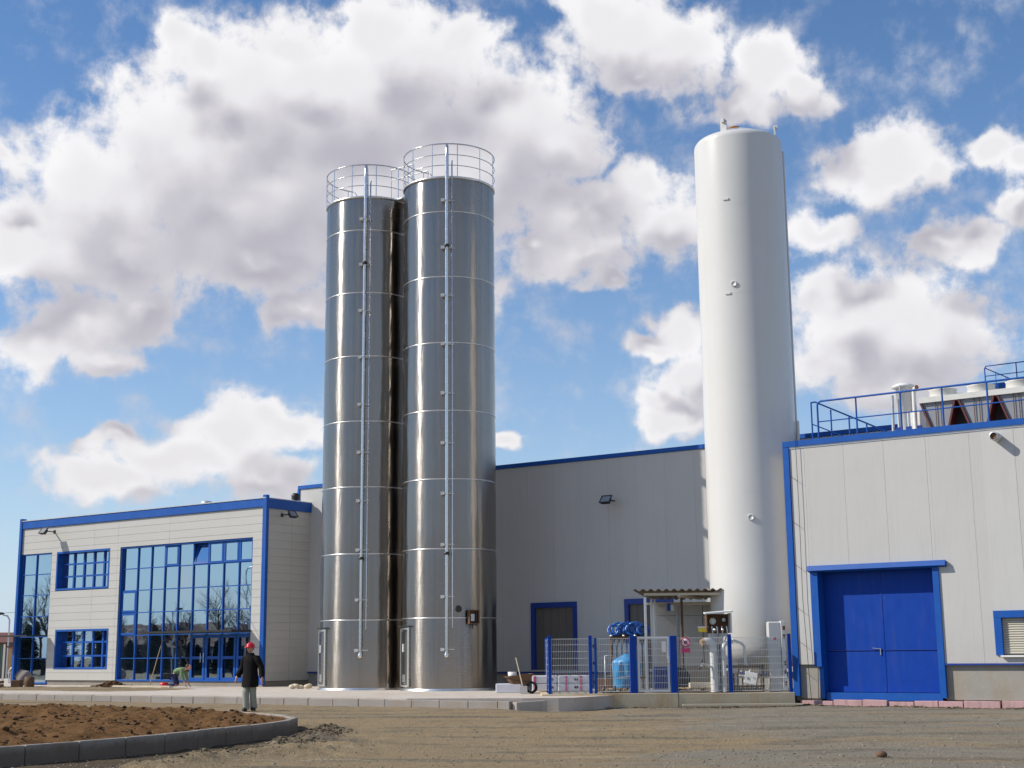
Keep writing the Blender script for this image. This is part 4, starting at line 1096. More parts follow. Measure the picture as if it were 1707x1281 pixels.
MB().tube([(0.1, -0.1, -0.3), (0.1, -0.1, 0.15)], 0.03, 8).tube([(-0.02, -0.06, -0.42), (-0.02, -0.06, -0.2)], 0.015, 6).xf(mx).part('cable_gland', M['dark_metal'], ibo)
silo_l = make_silo('tall stainless steel silo next to the office, partly hidden by the other silo', (-5.52, 52.15, 0))
# bridge between the silo tops
br = thing('walkway_bridge', 'short railed bridge joining the tops of the two steel silos', 'walkway', (-3.92, 51.1, 18.7), math.atan2(-2.15, 3.2))
MB().box(-0.75, 0.75, -0.40, 0.45, 0.0, 0.06).part('deck', M['galv'], br)
for y in (-0.42, 0.47):
    MB().tube([(-0.55, y, 1.25), (0.55, y, 1.25)], 0.022, 6).part('top_rail', M['galv'], br)
    MB().tube([(-0.55, y, 0.83), (0.55, y, 0.83)], 0.016, 6).part('mid_rail', M['galv'], br)
    for x in (-0.55, 0.55): MB().tube([(x, y, 0), (x, y, 1.25)], 0.018, 6).part('post', M['galv'], br)

# ------------------------------------------------------------------ white tank
tk = thing('storage_tank', 'tall white cylindrical gas tank with domed top inside the fenced yard', 'tank', (7.80, 44.8, 0))
TR = 1.485
prof = [(0.0, 0.78), (0.5, 0.82), (0.95, 0.95), (1.25, 1.14), (1.42, 1.36), (TR, 1.62)] + [(TR, z) for z in (3.9, 6.45, 9.8, 12.9, 15.9, 18.30)]
dome = [(TR * math.sin(rad(90 - q)) if q else TR, 0) for q in ()]
for q in (12, 28, 45, 62, 78): prof.append((TR - 0.26 * (1 - math.cos(rad(q))), 18.30 + 0.27 * math.sin(rad(q))))
prof += [(1.12, 18.625), (0.9, 18.74), (0.62, 18.86), (0.3, 18.93), (0.0, 18.95)]
MB().lathe(prof, 128).part('vessel', M['tank'], tk)
for z in (3.9, 6.45, 9.8, 12.9, 15.9): MB().lathe([(TR - 0.01, z - 0.015), (TR + 0.004, z), (TR - 0.01, z + 0.015)], 96).part('weld_seam', M['tank'], tk)
for dg, z in ((-22, 13.2), (-13, 5.6)):
    MB().lathe([(0.0, 0.02), (0.07, 0.02), (0.075, 0.035), (0.1, 0.035), (0.1, 0.0)], 16).xf(Matrix.Translation(polar(TR, rad(dg), z)) @ Matrix.Rotation(rad(dg), 4, 'Z') @ Matrix.Rotation(rad(90), 4, 'X')).part('plug', M['tank'], tk)
for dg, z in ((-28, 16.1), (-30, 12.9)):
    MB().box(-0.09, 0.09, -0.03, 0.0, -0.03, 0.03).xf(Matrix.Translation(polar(TR, rad(dg), z)) @ Matrix.Rotation(rad(dg), 4, 'Z')).part('lug', M['tank'], tk)
for x, y in ((-0.62, -1.0), (1.22, -0.35), (-0.7, 1.0)):
    lg = MB(); a = math.atan2(y, x); c, s_ = math.cos(a), math.sin(a)
    lg.obox((x, y, 18.72), 0.05, 0.22, 0.5, a).obox((x + c * 0.03, y + s_ * 0.03, 18.95), 0.14, 0.09, 0.14, a)
    lg.part('lifting_lug', M['tank'], tk)
MB().lathe([(0.14, 18.90), (0.14, 19.02), (0.19, 19.03), (0.19, 19.06), (0.0, 19.07)], 16, (-0.12, -0.1, 0)).part('top_flange', M['orange'], tk)
for dg in (-50, 62, 150):
    x, y, _ = polar(1.22, rad(dg), 0); MB().box(x - 0.11, x + 0.11, y - 0.09, y + 0.09, 0.28, 1.45).box(x - 0.2, x + 0.2, y - 0.2, y + 0.2, 0.25, 0.28).part('leg', M['tank'], tk)
# vertical pipes on the right flank
MB().tube([polar(TR + 0.02, rad(78), 18.1), polar(TR + 0.02, rad(78), 9.0), polar(TR + 0.06, rad(76), 0.6)], 0.035, 8).part('riser_pipe', M['tank'], tk)
MB().tube([polar(TR + 0.08, rad(70), 8.8), polar(TR + 0.08, rad(70), 0.7)], 0.05, 8).part('riser_pipe', M['tank'], tk)

# ------------------------------------------------------------------ fenced yard
ZY = 0.27
tag(MB().prism([(0.80, 42.2), (8.30, 42.5), (8.4, 42.75), tuple(wpt(RO, 0.02, 3.9)[:2]), tuple(wpt(MO, 14.6, 0.0)[:2]), (1.0, 47.2)], -0.3, ZY - 0.02).part('yard_slab', M['concrete']),
    'concrete floor of the fenced tank yard', kind='structure')
yw = thing('yard_wall', 'low stained concrete base wall under the fence posts', 'wall', (0, 0, 0))
MB().cbox(0.80, 4.855, 42.02, 42.3, -0.35, ZY, 0.01).part('wall_section', M['concrete_wall'], yw)
MB().cbox(4.87, 8.32, 42.03, 42.3, -0.35, ZY - 0.01, 0.01).part('wall_section', M['concrete_wall'], yw)
MB().cbox(0.80, 1.0, 42.31, 47.0, -0.35, ZY, 0.01).part('wall_section', M['concrete_wall'], yw)
tag(MB().obox((6.7, 41.75, -0.07), 3.5, 0.14, 0.05, rad(-1.5)).part('plank', M['plank']), 'long pale plank lying on the gravel along the foot of the yard wall', 'plank')

fence = thing('yard_fence', 'welded mesh fence panels on blue posts round the tank yard', 'fence', (0, 42.15, ZY))
H = 1.68


def mesh_panel(x0, x1, name='mesh_panel', y=0.0, z0=0.04, z1=1.63, parent=None, rot=None, m_='wire'):
    p = MB(); n = max(2, int(round((x1 - x0) / 0.052)))
    for i in range(n + 1):
        x = x0 + (x1 - x0) * i / n; p.box(x - 0.0036, x + 0.0036, y - 0.003, y + 0.003, z0, z1)
    z = z0
    zs_ = [z0 + 0.02, z0 + 0.2, z0 + 0.4, z0 + 0.6, z0 + 0.8, z0 + 1.0, z0 + 1.2, z0 + 1.4, z1 - 0.02]
    for z in zs_:
        for dy in (-0.0085, 0.0085): p.box(x0, x1, y + dy - 0.0045, y + dy + 0.0045, z - 0.0055, z + 0.0055)
    if rot is not None: p.xf(rot)
    return p.part(name, M[m_], parent)


for x, w in ((1.05, 0.10), (2.27, 0.10), (6.45, 0.11), (8.24, 0.10)):
    MB().cbox(x - w / 2, x + w / 2, -0.04, 0.04, -0.02, H + 0.03, 0.006).part('post', M['blue_door'], fence)
for x in (3.55, 4.76):
    MB().cbox(x - 0.10, x + 0.10, -0.10, 0.10, -0.02, H, 0.008).part('gate_post', M['blue_door'], fence)
MB().cbox(2.39, 2.47, 0.10, 0.18, -0.02, H - 0.04, 0.006).part('post', M['blue'], fence)
for z in (0.3, 0.85, 1.35): MB().box(2.34, 2.42, 0.05, 0.1, z, z + 0.09).part('hinge', M['navy'], fence)
for a, b in ((1.11, 2.21), (2.50, 3.44), (4.88, 6.38), (6.52, 8.18)): mesh_panel(a, b, parent=fence)
mesh_panel(0.1, 4.6, parent=fence, rot=Matrix.Translation((1.05, 0, 0)) @ Matrix.Rotation(rad(90), 4, 'Z'))
for y in (2.3, 4.7): MB().cbox(1.01, 1.09, y - 0.04, y + 0.04, -0.02, H, 0.006).part('post', M['blue'], fence)
gate = MB().box(3.68, 3.74, -0.03, 0.03, 0.04, 1.66).box(4.58, 4.64, -0.03, 0.03, 0.04, 1.66).box(3.74, 4.58, -0.03, 0.03, 0.04, 0.10).box(3.74, 4.58, -0.03, 0.03, 1.60, 1.66).part('gate', M['white_paint'], fence)
mesh_panel(3.75, 4.57, y=0.0, z0=0.1, z1=1.60, parent=gate)
MB().box(4.42, 4.54, -0.05, -0.035, 1.2, 1.52).part('lock_plate', M['white_paint'], gate)
MB().tube([(4.60, -0.08, 0.98), (4.46, -0.09, 0.99)], 0.012, 6).box(4.57, 4.63, -0.06, -0.03, 0.88, 1.06).part('handle', M['pipe_steel'], gate)


def warn_sign(x, y, z):
    s = thing('warning_sign', 'pink and white round prohibition sign hung on the mesh right of the gate', 'sign', (x, y, z))
    MB().lathe([(0.0, 0), (0.15, 0), (0.15, 0.012), (0.0, 0.012)], 24).xf(Matrix.Rotation(rad(90), 4, 'X')).part('disc', M['white_paint'], s)
    MB().lathe([(0.115, 0.013), (0.15, 0.013), (0.15, 0.018), (0.115, 0.018), (0.115, 0.013)], 24).xf(Matrix.Rotation(rad(90), 4, 'X')).part('ring', M['pink_print'], s)
    MB().obox((0, -0.018, 0), 0.25, 0.004, 0.03, ry=rad(45)).part('bar', M['pink_print'], s)
    MB().lathe([(0.0, 0.012), (0.05, 0.012), (0.05, 0.016), (0.0, 0.016)], 12).xf(Matrix.Rotation(rad(90), 4, 'X')).part('symbol', M['dark_print'], s)
    MB().box(-0.13, 0.13, -0.01, 0.0, -0.30, -0.17).part('text_plate', M['pink_print'], s)
    return s


warn_sign(5.13, 42.13, 1.75)
ys = thing('notice_plate', 'small yellow and white plate at the left edge of the white tank', 'sign', (5.78, 42.9, 2.18))
MB().box(-0.14, 0.14, -0.01, 0, -0.12, 0.0).part('yellow_field', M['yellow'], ys)
MB().box(-0.16, 0.16, -0.01, 0, 0.003, 0.05).part('white_field', M['white_paint'], ys)

# control box with hood in front of the tank
cb = thing('control_box', 'white hooded control box with round gauges in front of the white tank', 'control box', (6.22, 42.75, 2.02))
MB().add([(-0.42, -0.35, 0.56), (0.42, -0.35, 0.62), (0.45, 0.3, 0.66), (-0.40, 0.3, 0.60), (-0.42, -0.35, 0.60), (0.42, -0.35, 0.66), (0.45, 0.3, 0.70), (-0.40, 0.3, 0.64)], [(0, 3, 2, 1), (4, 5, 6, 7), (0, 1, 5, 4), (1, 2, 6, 5), (2, 3, 7, 6), (3, 0, 4, 7)]).part('hood', M['white_paint'], cb)
MB().box(0.34, 0.38, -0.30, 0.3, 0.0, 0.6).part('side_panel', M['white_paint'], cb)
MB().box(-0.36, -0.33, -0.1, 0.3, 0.05, 0.56).part('side_panel', M['rust'], cb)
MB().box(-0.33, 0.34, 0.22, 0.3, 0.0, 0.58).part('back_panel', M['rust'], cb)
for x, z, rr2 in ((-0.16, 0.36, 0.10), (0.18, 0.40, 0.09)):
    g = MB().lathe([(0, 0.05), (rr2, 0.05), (rr2, 0.0)], 16).xf(Matrix.Translation((x, 0.05, z)) @ Matrix.Rotation(rad(90), 4, 'X')).part('gauge', M['dark_metal'] if x > 0 else M['white_paint'], cb)
    MB().lathe([(0, 0.052), (rr2 * 0.6, 0.052), (rr2 * 0.6, 0.05)], 12).xf(Matrix.Translation((x, 0.05, z)) @ Matrix.Rotation(rad(90), 4, 'X')).part('gauge_face', M['white_paint'], g)
for x in (-0.2, -0.05, 0.1, 0.25): MB().tube([(x, -0.05, 0.2), (x + 0.02, -0.08, 0.0), (x * 0.6, 0.05, -0.35), (x * 0.6, 0.1, -1.2)], 0.022, 7).part('pipe', M['pipe_steel'], cb)
for x in (-0.12, 0.12): MB().sphere((x, -0.08, 0.1), 0.05, 10, 6).part('valve', M['weld'], cb)
MB().box(-0.02, 0.05, 0.2, 0.27, -1.77, 0.0).box(-0.28, 0.28, 0.2, 0.24, -0.1, 0.0).part('stand', M['galv'], cb)

# white filling pipes
fp = thing('filling_pipe', 'thick white vertical pipe with cut elbow behind the fence left of the tank', 'pipe', (6.05, 42.75, ZY))
MB().tube([(0, 0, 0), (0, 0, 1.28), (-0.04, 0, 1.42), (-0.12, -0.02, 1.52), (-0.26, -0.05, 1.50)], 0.12, 16).part('pipe', M['white_paint'], fp)
MB().tube([(-0.26, -0.05, 1.50), (-0.38, -0.08, 1.46)], 0.10, 14).part('pipe_mouth', M['tan'], fp)
MB().tube([(0.05, -0.05, 0.7), (-0.2, -0.12, 0.78), (-0.42, -0.15, 0.86)], 0.035, 8).tube([(-0.42, -0.15, 0.70), (-0.36, -0.15, 0.92)], 0.03, 8).part('branch_pipe', M['pipe_steel'], fp)
MB().sphere((-0.38, -0.17, 0.92), 0.045, 10, 6).sphere((-0.44, -0.16, 0.72), 0.05, 10, 6).part('valve', M['dark_metal'], fp)
fp2 = thing('filling_pipe', 'thinner white pipe standing just right of the thick elbow pipe', 'pipe', (6.34, 42.7, ZY))
MB().tube([(0, 0, 0), (0, 0, 1.3), (0.05, 0, 1.42), (0.3, 0.2, 1.5)], 0.07, 14).part('pipe', M['white_paint'], fp2)
MB().tube([(-0.1, 0, 0.0), (-0.1, 0, 1.45)], 0.02, 6).part('stand_rod', M['dark_metal'], fp2)
bp_ = thing('bent_pipe', 'slim white bent pipe coming off the lower tank wall', 'pipe', (6.9, 43.05, 0))
MB().tube([(-0.3, 0.3, 1.86), (-0.28, 0.1, 1.85), (0.05, 0.0, 1.72), (0.14, 0.0, 1.62), (0.16, 0.0, 1.1), (0.22, 0.0, 1.02)], 0.045, 10).part('pipe', M['white_paint'], bp_)
# valves and vaporiser under the tank
vm = thing('valve_manifold', 'brown rusty bank of valves and pipes below the white tank', 'manifold', (7.0, 43.0, ZY))
MB().box(-0.75, 0.62, 0.0, 0.06, 0.70, 0.78).box(-0.75, 0.62, 0.0, 0.06, 0.12, 0.18).box(-0.73, -0.67, 0, 0.06, 0, 0.8).box(0.55, 0.6, 0, 0.06, 0, 0.8).part('frame', M['rust'], vm)
r = random.Random(8)
for k in range(9):
    x = -0.6 + k * 0.14; z = r.uniform(0.25, 0.6)
    a_ = MB().tube([(x, 0.1, 0.05), (x, 0.1, z), (x + r.uniform(-0.1, 0.1), 0.05, z + 0.15)], r.uniform(0.018, 0.035), 8).part('pipe', M[r.choice(['rust', 'galv', 'tan', 'rust'])], vm)
    MB().sphere((x, 0.06, z), r.uniform(0.04, 0.07), 8, 6, (1, 0.7, 1)).part('valve', M[r.choice(['rust', 'dark_metal', 'galv', 'tan'])], vm)
MB().box(-0.7, 0.6, 0.3, 1.2, 0.02, 0.08).part('drip_tray', M['dark_metal'], vm)
MB().box(-0.62, -0.42, -0.05, 0.1, 0.1, 0.62).part('junction_box', M['tan'], vm)
# tilted box on the mesh
tb = thing('hanging_box', 'tilted white box with orange side leaning on the mesh before the tank', 'box', (7.1, 42.4, 0.68))
tbm = Matrix.Rotation(rad(12), 4, 'Y')
MB().cbox(-0.19, 0.19, -0.1, 0.12, -0.19, 0.17, 0.012).xf(tbm @ Matrix.Rotation(rad(-14), 4, 'Z')).part('case', M['white_paint'], tb)
MB().box(0.195, 0.205, -0.09, 0.10, -0.18, 0.16).xf(tbm @ Matrix.Rotation(rad(-14), 4, 'Z')).part('side_cover', M['orange'], tb)
MB().tube([(-0.19, -0.02, 0.06), (-0.36, -0.04, 0.08)], 0.025, 8).tube([(-0.05, 0.02, 0.17), (0.0, 0.02, 0.26)], 0.02, 6).part('cable_gland', M['white_paint'], tb)
MB().box(-0.09, -0.06, -0.118, -0.1, -0.06, 0.0).box(0.08, 0.10, -0.118, -0.1, 0.0, 0.03).xf(tbm @ Matrix.Rotation(rad(-14), 4, 'Z')).part('latch', M['dark_metal'], tb)
# tall cabinet
cabn = thing('switch_cabinet', 'tall narrow white cabinet between the tank and the right hall corner', 'cabinet', (7.98, 42.72, ZY - 0.02))
MB().cbox(-0.25, 0.13, 0.0, 0.3, 0.0, 2.10, 0.03).part('body', M['tank'], cabn)
MB().cbox(0.14, 0.27, -0.02, 0.25, 0.05, 2.12, 0.01).part('duct', M['white_paint'], cabn)
MB().box(-0.10, -0.02, -0.012, 0.0, 1.55, 1.63).part('label', M['pink_print'], cabn)
for z in (0.2, 0.55, 0.8, 1.6, 1.85): MB().box(0.19, 0.26, -0.06, -0.02, z, z + 0.12).part('clamp', M['rust'], cabn)
MB().tube([(-0.3, -0.05, 0.42), (0.27, -0.05, 0.43)], 0.012, 6).part('conduit', M['white_paint'], cabn)

# canopy with corrugated roof
ca = thing('canopy', 'small canopy with wavy brown corrugated roof left of the white tank', 'canopy', (0, 0, 0))
def corr(x0, x1, ya, yb_, za, zb_, skew, th=0.02):
    n = int((x1 - x0) / 0.035); vs = []; fs = []
    for i in range(n + 1):
        x = x0 + (x1 - x0) * i / n; w = 0.035 * math.sin(2 * math.pi * (x - x0) / 0.245)
        vs += [(x, ya, za + w), (x + skew, yb_, zb_ + w), (x, ya, za + w + th), (x + skew, yb_, zb_ + w + th)]
    for i in range(n):
        q = i * 4; fs += [(q, q + 1, q + 5, q + 4), (q + 2, q + 6, q + 7, q + 3), (q, q + 4, q + 6, q + 2), (q + 1, q + 3, q + 7, q + 5)]
    fs += [(0, 2, 3, 1), (4 * n, 4 * n + 1, 4 * n + 3, 4 * n + 2)]
    return MB().add(vs, fs, True)
M['corr'] = paint('brown_corrugated_sheet', (0.20, 0.16, 0.11), 0.8, 0.3, 4.0, dirt=0.4)
corr(3.75, 7.4, 43.9, 46.6, 3.38, 3.20, 0.75).part('corrugated_roof', M['corr'], ca)
for x, y, m_ in ((4.13, 44.0, 'white_paint'), (4.48, 45.6, 'galv'), (4.62, 45.9, 'galv'), (5.42, 45.2, 'rust')):
    MB().box(x - 0.035, x + 0.035, y - 0.035, y + 0.035, 0.25, 3.18).part('post', M[m_], ca)
MB().box(4.1, 7.0, 44.02, 44.08, 3.22, 3.30).box(4.4, 7.2, 46.2, 46.28, 3.0, 3.08).obox((5.7, 45.1, 3.2), 0.07, 2.4, 0.08, rad(-25)).box(5.4, 6.6, 45.2, 45.26, 2.95, 3.0).part('beam', M['plank'], ca)
sh = thing('white_enclosure', 'row of plain white sheet panels under the canopy', 'enclosure', (0, 0, 0))
for a, b in ((4.66, 5.38), (5.46, 6.22), (6.25, 6.9)): MB().box(a, b, 46.3, 46.4, 1.0, 2.62).box(a, b, 46.3, 46.4, 2.66, 2.95).part('panel', M['clad_hall'], sh)
MB().box(4.6, 6.95, 46.42, 46.6, 0.25, 3.0).part('frame', M['galv'], sh)
MB().box(4.62, 6.9, 46.25, 46.29, 0.25, 0.98).part('kickboard', M['concrete'], sh)
bs = thing('blue_lamp', 'small blue and white bulkhead fitting under the canopy roof', 'lamp', (5.08, 45.4, 2.9))
MB().box(-0.11, 0.0, -0.05, 0.1, -0.12, 0.12).part('body', M['blue'], bs); MB().box(0.003, 0.10, -0.05, 0.1, -0.12, 0.06).part('cover', M['white_paint'], bs)

# bottle bundle with blue hose coils on top
gb = thing('gas_bottle_bundle', 'bundle of grey gas bottles in a frame behind the mesh fence', 'gas bottles', (3.62, 44.2, ZY))
for i in range(7):
    for j in range(2): 
        MB().lathe([(0.0, 0.02), (0.075, 0.04), (0.075, 1.35), (0.06, 1.45), (0.03, 1.5), (0.03, 1.6), (0.0, 1.6)], 12, (-0.48 + i * 0.16, j * 0.2, 0)).part('bottle', M['galv'], gb)
MB().box(-0.6, 0.6, -0.12, -0.09, 1.62, 1.68).box(-0.6, 0.6, -0.12, -0.09, 0.4, 0.45).box(-0.6, -0.57, -0.12, 0.35, 0, 1.68).box(0.57, 0.6, -0.12, 0.35, 0, 1.68).box(-0.6, 0.6, -0.12, 0.35, 1.60, 1.64).part('frame', M['rust'], gb)
hc = thing('hose_coils', 'shiny blue hose coils heaped on the gas bottle frame', 'hoses', (3.62, 44.3, ZY + 1.68))
r = random.Random(4)
for k in range(13):
    x = -0.5 + k * 0.083; R_ = r.uniform(0.15, 0.21); tl = r.uniform(-0.5, 0.5); yw_ = r.uniform(-0.6, 0.6)
    pts_ = [(R_ * math.cos(q * math.pi / 8), 0.02 * math.sin(q * 1.1), R_ * math.sin(q * math.pi / 8)) for q in range(17)]
    mm = Matrix.Translation((x, r.uniform(-0.1, 0.1), R_ + 0.05)) @ Matrix.Rotation(yw_, 4, 'Z') @ Matrix.Rotation(tl, 4, 'X')
    MB().tube(pts_, 0.034, 8, caps=False).xf(mm).part('hose_loop', M['blue_plastic'], hc)
MB().box(-0.55, 0.5, -0.12, 0.2, 0.0, 0.10).part('tray', M['black'], hc)
for x in (-0.57, -0.18, 0.18): MB().sphere((x, -0.16, 0.03), 0.045, 10, 6).part('brass_end', M['weld'], hc)
# light blue tarpaulin bundle
tpl = MB(); n1, n2 = 26, 18
for j in range(n2 + 1):
    z = j / n2
    for i in range(n1):
        a = 2 * math.pi * i / n1
        rr2 = 0.42 * (1 - 0.12 * z) * (1 - 0.85 * max(0, z - 0.82) / 0.18) if z > 0.82 else 0.42 * (0.85 + 0.15 * math.sin(z * 2.5))
        w = 1 + 0.10 * math.sin(5 * a + 4 * z) + 0.06 * math.sin(9 * a - 7 * z)
        tpl.v.append((rr2 * w * math.cos(a), rr2 * w * 0.8 * math.sin(a), 1.0 * z))
for j in range(n2):
    for i in range(n1): tpl.f.append((j * n1 + i, j * n1 + (i + 1) % n1, (j + 1) * n1 + (i + 1) % n1, (j + 1) * n1 + i)); tpl.sm.append(True)
tpl.f.append(tuple(range(n2 * n1, n2 * n1 + n1))); tpl.sm.append(True)
M['light_blue'] = paint('light_blue_tarpaulin', (0.05, 0.30, 0.60), 0.35, 0.35, 5.0, bump=0.6)
o = tpl.part('tarpaulin_bundle', M['light_blue'], loc=(3.42, 43.2, ZY + 0.15)); tag(o, 'light blue tarpaulin covered bundle just left of the fence gate', 'bundle')
MB().obox((0, -0.36, 0.33), 0.6, 0.02, 0.03, ry=rad(-7)).part('strap', M['white_paint'], o)


def pallet(label, loc, rz, layers=1, group=None):
    p = thing('pallet', label, 'pallet', loc, rz, group)
    for l in range(layers):
        z = l * 0.145
        for y in (-0.36, 0, 0.36):
            MB().box(-0.58, 0.58, y - 0.05, y + 0.05, z, z + 0.02).part('bottom_board', M['wood'], p)
            for x in (-0.52, 0, 0.52): MB().box(x - 0.07, x + 0.07, y - 0.05, y + 0.05, z + 0.022, z + 0.10).part('block', M['wood'], p)
        for k in range(7): MB().box(-0.58 + k * 0.18, -0.58 + k * 0.18 + 0.09, -0.41, 0.41, z + 0.102, z + 0.124).part('top_board', M['wood'], p)
    return p


pallet('wooden pallet on the yard floor below the blue tarpaulin bundle', (3.3, 43.1, ZY), 0.1)
pallet('pale pallet lying in the yard right of the gate', (5.3, 43.2, ZY), 0.05)
bc = MB()
bc.box(-0.42, 0.42, -0.25, 0.25, 0.0, 0.14)
tag(bc.part('timber_block', M['plank'], loc=(5.75, 43.1, ZY + 0.13)), 'flat pale timber block on the pallet end right of the gate', 'timber')
dr = thing('cable_drum', 'dark cable drum standing behind the fence under the warning sign', 'cable drum', (5.1, 44.3, ZY), 0.2)
for y in (-0.2, 0.2): MB().lathe([(0, -0.02), (0.36, -0.02), (0.36, 0.02), (0, 0.02)], 20).xf(Matrix.Translation((0, y, 0.37)) @ Matrix.Rotation(rad(90), 4, 'X')).part('flange', M['dark_metal'], dr)
MB().lathe([(0.24, -0.18), (0.24, 0.18)], 16).xf(Matrix.Translation((0, 0, 0.37)) @ Matrix.Rotation(rad(90), 4, 'X')).part('cable', M['black'], dr)
bl = thing('blue_crate', 'dark blue crate standing behind the white gate', 'crate', (4.55, 44.0, ZY))
MB().box(-0.2, 0.2, -0.15, -0.13, 0, 0.75).box(-0.2, 0.2, 0.13, 0.15, 0, 0.75).box(-0.2, -0.18, -0.13, 0.13, 0, 0.75).box(0.18, 0.2, -0.13, 0.13, 0, 0.75).part('side', M['navy'], bl)
for k in range(4): MB().box(-0.17 + k * 0.1, -0.13 + k * 0.1, -0.165, -0.15, 0.02, 0.73).part('rib', M['navy'], bl)
or_ = thing('brick_stack', 'small stack of orange bricks behind the mesh left of the tarpaulin', 'bricks', (2.75, 43.6, ZY))
for j in range(5):
    for i in range(2): MB().cbox(-0.26 + i * 0.26, -0.02 + i * 0.26, -0.06, 0.06, j * 0.085, j * 0.085 + 0.078, 0.004).part('brick', M['brick'], or_)
trl = thing('hand_trolley', 'grey two wheeled hand trolley parked left of the tarpaulin bundle', 'trolley', (2.95, 42.75, ZY))
MB().tube([(-0.2, 0.1, 0.1), (-0.2, 0.15, 1.1), (0.05, 0.15, 1.12), (0.05, 0.1, 0.1)], 0.016, 6).tube([(-0.2, 0.12, 0.5), (0.05, 0.12, 0.5)], 0.014, 6).part('frame', M['galv'], trl)
MB().box(-0.25, 0.1, -0.25, 0.1, 0.03, 0.06).part('plate', M['galv'], trl)
for x in (-0.24, 0.09): MB().lathe([(0, -0.03), (0.1, -0.03), (0.1, 0.03), (0, 0.03)], 14).xf(Matrix.Translation((x, 0.12, 0.1)) @ Matrix.Rotation(rad(90), 4, 'Y')).part('wheel', M['black'], trl)

# wrapped insulation packs
def pack(label, x0, x1, y, z0, z1, stripes, marks, name='insulation_pack'):
    p = thing(name, label, 'package', ((x0 + x1) / 2, y, z0), rad(-4), 'white wrapped packs stacked by the hall wall')
    w = (x1 - x0) / 2; MB().cbox(-w, w, 0, 0.6, 0, z1 - z0 - 0.01, 0.02).part('pack', M['film'], p)
    for s_ in stripes: MB().box(s_ - 0.03, s_ + 0.03, -0.006, -0.001, 0.01, z1 - z0 - 0.02).part('stripe', M['pink_print'], p)
    for k_ in marks: MB().sphere((k_, 0.0, (z1 - z0) / 2), 0.07, 12, 6, (1.1, 0.08, 0.65)).part('logo', M['dark_print'], p)
    return p


ph = 0.25
pack('white wrapped pack with pink stripe, upper one left of the fence post', 0.55, 1.35, 45.2, ZY + ph, ZY + 2 * ph, (-0.3,), (0.22,))
pack('white wrapped pack with pink stripe, bottom one left of the fence post', 0.55, 1.35, 45.2, ZY, ZY + ph, (-0.3,), (0.22,))
pack('white wrapped pack behind the first mesh panel, upper of its pair', 1.38, 2.42, 45.1, ZY + ph, ZY + 2 * ph, (-0.25, 0.22), (0.06,))
pack('white wrapped pack behind the first mesh panel, lower of its pair', 1.38, 2.42, 45.1, ZY, ZY + ph, (-0.25, 0.22), (0.06,))
pack('plain white wrapped pack lying beside the silo foot under the wheelbarrow', -0.62, 0.18, 45.6, Z_PAD, Z_PAD + 0.30, (), ())
wb = thing('wheelbarrow', 'brown rusty wheelbarrow with a white bucket between silo and fence', 'wheelbarrow', (0.12, 44.6, Z_PAD), rad(15))
MB().add([(-0.42, -0.3, 0.55), (0.42, -0.3, 0.62), (0.42, 0.3, 0.62), (-0.42, 0.3, 0.55), (-0.22, -0.18, 0.30), (0.25, -0.18, 0.30), (0.25, 0.18, 0.30), (-0.22, 0.18, 0.30)],
         [(4, 7, 6, 5), (0, 4, 5, 1), (1, 5, 6, 2), (2, 6, 7, 3), (3, 7, 4, 0)]).part('tray', M['rust'], wb)
MB().tube([(0.35, -0.2, 0.02), (0.3, -0.2, 0.35), (-0.6, -0.25, 0.50)], 0.02, 6).tube([(0.35, 0.2, 0.02), (0.3, 0.2, 0.35), (-0.6, 0.25, 0.50)], 0.02, 6).part('frame', M['dark_metal'], wb)
MB().lathe([(0.12, -0.04), (0.19, -0.04), (0.19, 0.04), (0.12, 0.04)], 18).xf(Matrix.Translation((0.42, 0, 0.19)) @ Matrix.Rotation(rad(90), 4, 'X')).part('wheel', M['black'], wb)
tag(MB().lathe([(0, 0), (0.11, 0), (0.14, 0.26), (0.13, 0.26)], 16).part('bucket', M['white_paint'], loc=(-0.08, 44.5, Z_PAD + 0.42)), 'small white bucket sitting in the rusty wheelbarrow', 'bucket')
sv_ = thing('shovel', 'shovel with pale handle standing against the wheelbarrow', 'shovel', (0.1, 44.15, Z_PAD))
MB().tube([(0.16, 0.0, 0.18), (-0.06, 0.25, 1.12)], 0.018, 6).part('shaft', M['plank'], sv_)
MB().obox((0.19, -0.02, 0.12), 0.2, 0.02, 0.26, rx=0.2).part('blade', M['galv'], sv_)
sl_ = MB(); rq = random.Random(6)
for k in range(7): sl_.sphere((rq.uniform(-0.4, 0.4), rq.uniform(-0.15, 0.15), rq.uniform(0.03, 0.14)), rq.uniform(0.08, 0.14), 8, 5, (1.2, 0.8, 0.7))
tag(sl_.part('sandbags', M['plank'], loc=(-8.05, 53.6, Z_PAD), kind='stuff'), 'few small pale sacks lying against the shaded office wall foot')

